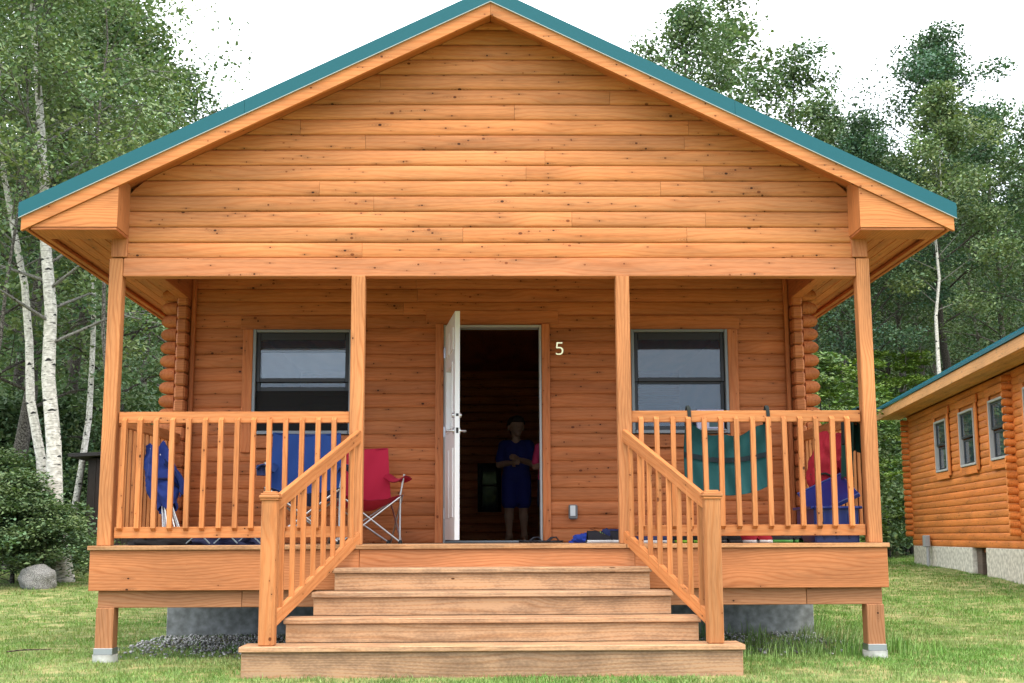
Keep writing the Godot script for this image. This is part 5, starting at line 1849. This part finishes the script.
func hand(bones: Array, wrist: Vector3, dir: Vector3, palm_up: Vector3, side: float) -> void:
	# palm plus four fingers of unequal length and a thumb from the side of the palm
	var d := dir.normalized()
	var w := d.cross(palm_up).normalized() * side
	var up := w.cross(d).normalized() * side
	for k in 4:
		var o := (k - 1.5) * 0.0155
		var k0 := wrist + d * 0.012 + w * o * 0.6
		var k1 := wrist + d * 0.062 + w * o
		bones.append([k0, k1, 0.0125, 0.0105])
		var ln: float = [0.044, 0.052, 0.049, 0.038][k]
		var k2 := k1 + (d * 0.9 - up * 0.35).normalized() * ln * 0.55
		var k3 := k2 + (d * 0.6 - up * 0.8).normalized() * ln * 0.5
		bones.append([k1, k2, 0.0088, 0.0078])
		bones.append([k2, k3, 0.0078, 0.0066])
	var t0 := wrist + d * 0.022 - w * 0.022
	var t1 := t0 + (d * 0.7 - w * 0.7).normalized() * 0.028
	var t2 := t1 + (d * 0.95 - w * 0.2 - up * 0.2).normalized() * 0.026
	bones.append([t0, t1, 0.0105, 0.009])
	bones.append([t1, t2, 0.009, 0.0075])

func child(label: String, at: Vector3, turn: float, head_turn: float, shirt: Color, shorts: Color, hair_col: Color, skin_col: Color, size: float) -> void:
	var o := thing("person", label, "person", at, turn, "people inside the doorway")
	o.scale = Vector3.ONE * size
	var body := shp(skin_col)
	var legs := []
	var arms := []
	var b := []
	for s in [-1.0, 1.0]:
		var hip := Vector3(s * 0.066, 0.665, 0)
		var knee := Vector3(s * 0.075, 0.365, 0.018)
		var ank := Vector3(s * 0.078, 0.062, -0.012)
		b.append([hip, knee, 0.073, 0.047])
		b.append([knee, knee.lerp(ank, 0.35), 0.046, 0.045])
		b.append([knee.lerp(ank, 0.35), ank, 0.045, 0.029])
		b.append([ank, Vector3(s * 0.082, 0.028, -0.035), 0.03, 0.027])
		b.append([Vector3(s * 0.080, 0.035, -0.01), Vector3(s * 0.094, 0.021, 0.115), 0.033, 0.020])
		legs.append([hip, knee])
		var sh := Vector3(s * 0.135, 0.995, -0.01)
		var el := Vector3(s * 0.178, 0.800, -0.015)
		var wr := Vector3(s * 0.035, 0.825 + s * 0.018, 0.145)
		b.append([sh, el, 0.042, 0.033])
		b.append([el, wr, 0.034, 0.023])
		arms.append([sh, el, wr])
	b.append([Vector3(-0.05, 0.70, 0), Vector3(0.05, 0.70, 0), 0.085, 0.085])
	b.append([Vector3(-0.035, 0.72, 0), Vector3(-0.055, 0.95, 0), 0.080, 0.080])
	b.append([Vector3(0.035, 0.72, 0), Vector3(0.055, 0.95, 0), 0.080, 0.080])
	b.append([Vector3(-0.12, 1.0, -0.01), Vector3(0.12, 1.0, -0.01), 0.045, 0.045])
	b.append([Vector3(0, 0.98, 0), Vector3(0, 1.10, 0.008), 0.048, 0.042])
	skin(body, b, 0.014, 0.03)
	# hands
	for i in 2:
		var hb := []
		var wr: Vector3 = arms[i][2]
		var el: Vector3 = arms[i][1]
		hb.append([wr - (wr - el).normalized() * 0.03, wr + (wr - el).normalized() * 0.01, 0.022, 0.018])
		hand(hb, wr, (wr - el) + Vector3(0, 0.02, 0.02), Vector3(0, 0.3, 1.0), -1.0 if i == 0 else 1.0)
		skin(body, hb, 0.0045, 0.006)
	# head
	var hx := Transform3D(Basis(Vector3.UP, head_turn), Vector3(0, 1.18, 0.01))
	var hd := []
	var add := func(p: Vector3, q: Vector3, r1: float, r2: float) -> void: hd.append([hx * p, hx * q, r1, r2])
	add.call(Vector3(0, 0.03, -0.018), Vector3(0, 0.025, 0.015), 0.082, 0.078)
	add.call(Vector3(0, -0.015, 0.025), Vector3(0, -0.062, 0.045), 0.060, 0.034)
	add.call(Vector3(0, 0.008, 0.085), Vector3(0, -0.020, 0.102), 0.008, 0.013)
	add.call(Vector3(-0.02, -0.045, 0.078), Vector3(0.02, -0.045, 0.078), 0.008, 0.008)
	for s in [-1.0, 1.0]:
		add.call(Vector3(s * 0.030, 0.012, 0.068), Vector3(s * 0.034, 0.012, 0.068), 0.016, 0.016)
		add.call(Vector3(s * 0.018, 0.030, 0.080), Vector3(s * 0.045, 0.028, 0.070), 0.010, 0.008)
		add.call(Vector3(s * 0.083, 0.012, -0.008), Vector3(s * 0.085, -0.022, -0.004), 0.014, 0.010)
	add.call(Vector3(0, -0.04, -0.01), Vector3(0, -0.10, -0.008), 0.046, 0.043)
	skin(body, hd, 0.0065, 0.014)
	put("body", body, M.paint, o)
	for s in [-1.0, 1.0]:
		var e := shp(Color(0.7, 0.7, 0.7))
		pebble(e, 0.0105, 12, 8, 1, 0.0)
		var ey := put("eye", e, M.plastic, o)
		ey.position = hx * Vector3(s * 0.032, 0.012, 0.0765)
		var ir := shp(Color(0.03, 0.02, 0.012))
		pebble(ir, 0.006, 10, 6, 1, 0.0)
		put("iris", ir, M.plastic, ey).position = (hx.basis * Vector3(0, 0, 1)) * 0.0065
	# hair
	var hr := shp(hair_col)
	var hb2 := []
	for q in [[Vector3(0, 0.05, -0.03), Vector3(0, 0.06, 0.02), 0.080, 0.070], [Vector3(0, 0.0, -0.05), Vector3(0, -0.04, -0.05), 0.062, 0.045], [Vector3(-0.04, 0.082, 0.042), Vector3(0.045, 0.085, 0.040), 0.024, 0.022], [Vector3(-0.078, 0.05, 0.01), Vector3(-0.08, 0.02, -0.025), 0.022, 0.018], [Vector3(0.078, 0.05, 0.01), Vector3(0.08, 0.02, -0.025), 0.022, 0.018]]:
		hb2.append([hx * (q[0] as Vector3), hx * (q[1] as Vector3), q[2], q[3]])
	skin(hr, hb2, 0.008, 0.02)
	put("hair", hr, M.cloth, o)
	# clothes a little larger than the body
	var sb := []
	sb.append([Vector3(-0.055, 0.66, 0), Vector3(0.055, 0.66, 0), 0.098, 0.098])
	sb.append([Vector3(-0.042, 0.70, 0), Vector3(-0.058, 0.955, 0), 0.094, 0.088])
	sb.append([Vector3(0.042, 0.70, 0), Vector3(0.058, 0.955, 0), 0.094, 0.088])
	sb.append([Vector3(-0.115, 0.999, -0.01), Vector3(0.115, 0.999, -0.01), 0.054, 0.054])
	for a in arms:
		var mid: Vector3 = (a[0] as Vector3).lerp(a[1], 0.72)
		sb.append([a[0], mid, 0.052, 0.056])
	var sh2 := shp(shirt)
	skin(sh2, sb, 0.015, 0.03)
	put("shirt", sh2, M.cloth, o)
	var tb := []
	tb.append([Vector3(-0.05, 0.665, 0), Vector3(0.05, 0.665, 0), 0.094, 0.094])
	for l in legs:
		tb.append([l[0], (l[0] as Vector3).lerp(l[1], 0.86), 0.088, 0.082])
	var tsh := shp(shorts)
	skin(tsh, tb, 0.015, 0.02)
	put("shorts", tsh, M.cloth, o)

func build_people() -> void:
	child("child in blue T-shirt and blue shorts standing inside the doorway", Vector3(0.325, DECK - 0.003, -5.4), -0.1, 0.5, Color(0.012, 0.022, 0.17), Color(0.012, 0.02, 0.19), Color(0.03, 0.018, 0.012), Color(0.34, 0.20, 0.13), 1.16)
	child("child in pink T-shirt half hidden behind the right door jamb", Vector3(0.675, DECK - 0.003, -3.85), -0.3, 0.0, Color(0.75, 0.05, 0.18), Color(0.02, 0.02, 0.05), Color(0.03, 0.018, 0.012), Color(0.42, 0.24, 0.16), 1.02)

# ---------------------------------------------------------------- everything
func _ready() -> void:
	rng.seed = 20240611
	gnoise.seed = 4
	gnoise.frequency = 0.35
	var cam := Camera3D.new()
	cam.name = "camera"
	cam.fov = 30.52
	cam.near = 0.05
	cam.far = 1000.0
	add_child(cam)
	cam.position = CAM
	cam.rotation = Vector3(0.1549, YAW, -0.0040)
	cam.current = true
	var env := Environment.new()
	var sky := Sky.new()
	var sm := ProceduralSkyMaterial.new()
	sm.sky_top_color = Color(1.0, 1.0, 1.0)
	sm.sky_horizon_color = Color(0.60, 0.69, 0.79)
	sm.sky_curve = 0.25
	sm.ground_horizon_color = Color(0.32, 0.36, 0.26)
	sm.ground_bottom_color = Color(0.22, 0.26, 0.16)
	sm.sky_energy_multiplier = 1.25
	sm.sun_angle_max = 1.0
	sky.sky_material = sm
	env.background_mode = Environment.BG_SKY
	env.sky = sky
	env.background_energy_multiplier = 1.0
	env.tonemap_mode = Environment.TONE_MAPPER_LINEAR
	env.tonemap_exposure = EXPOSURE
	env.sdfgi_enabled = true
	env.ssao_enabled = true
	env.ssil_enabled = true
	var we := WorldEnvironment.new()
	we.name = "world_environment"
	we.environment = env
	add_child(we)
	var sun := DirectionalLight3D.new()
	sun.name = "sun"
	sun.light_energy = 0.45
	sun.light_angular_distance = 25.0
	sun.light_color = Color(1.0, 0.96, 0.90)
	sun.shadow_enabled = true
	sun.rotation_degrees = Vector3(-60, 14, 0)
	add_child(sun)
	make_materials()
	print("materials ", Time.get_ticks_msec())
	build_ground()
	build_cabin()
	build_neighbour()
	print("cabins ", Time.get_ticks_msec())
	build_shed()
	build_trees()
	print("trees ", Time.get_ticks_msec())
	build_porch_things()
	build_people()
	print("things ", Time.get_ticks_msec())
	build_lawn()
	print("lawn ", Time.get_ticks_msec())

const EXPOSURE := 2.32
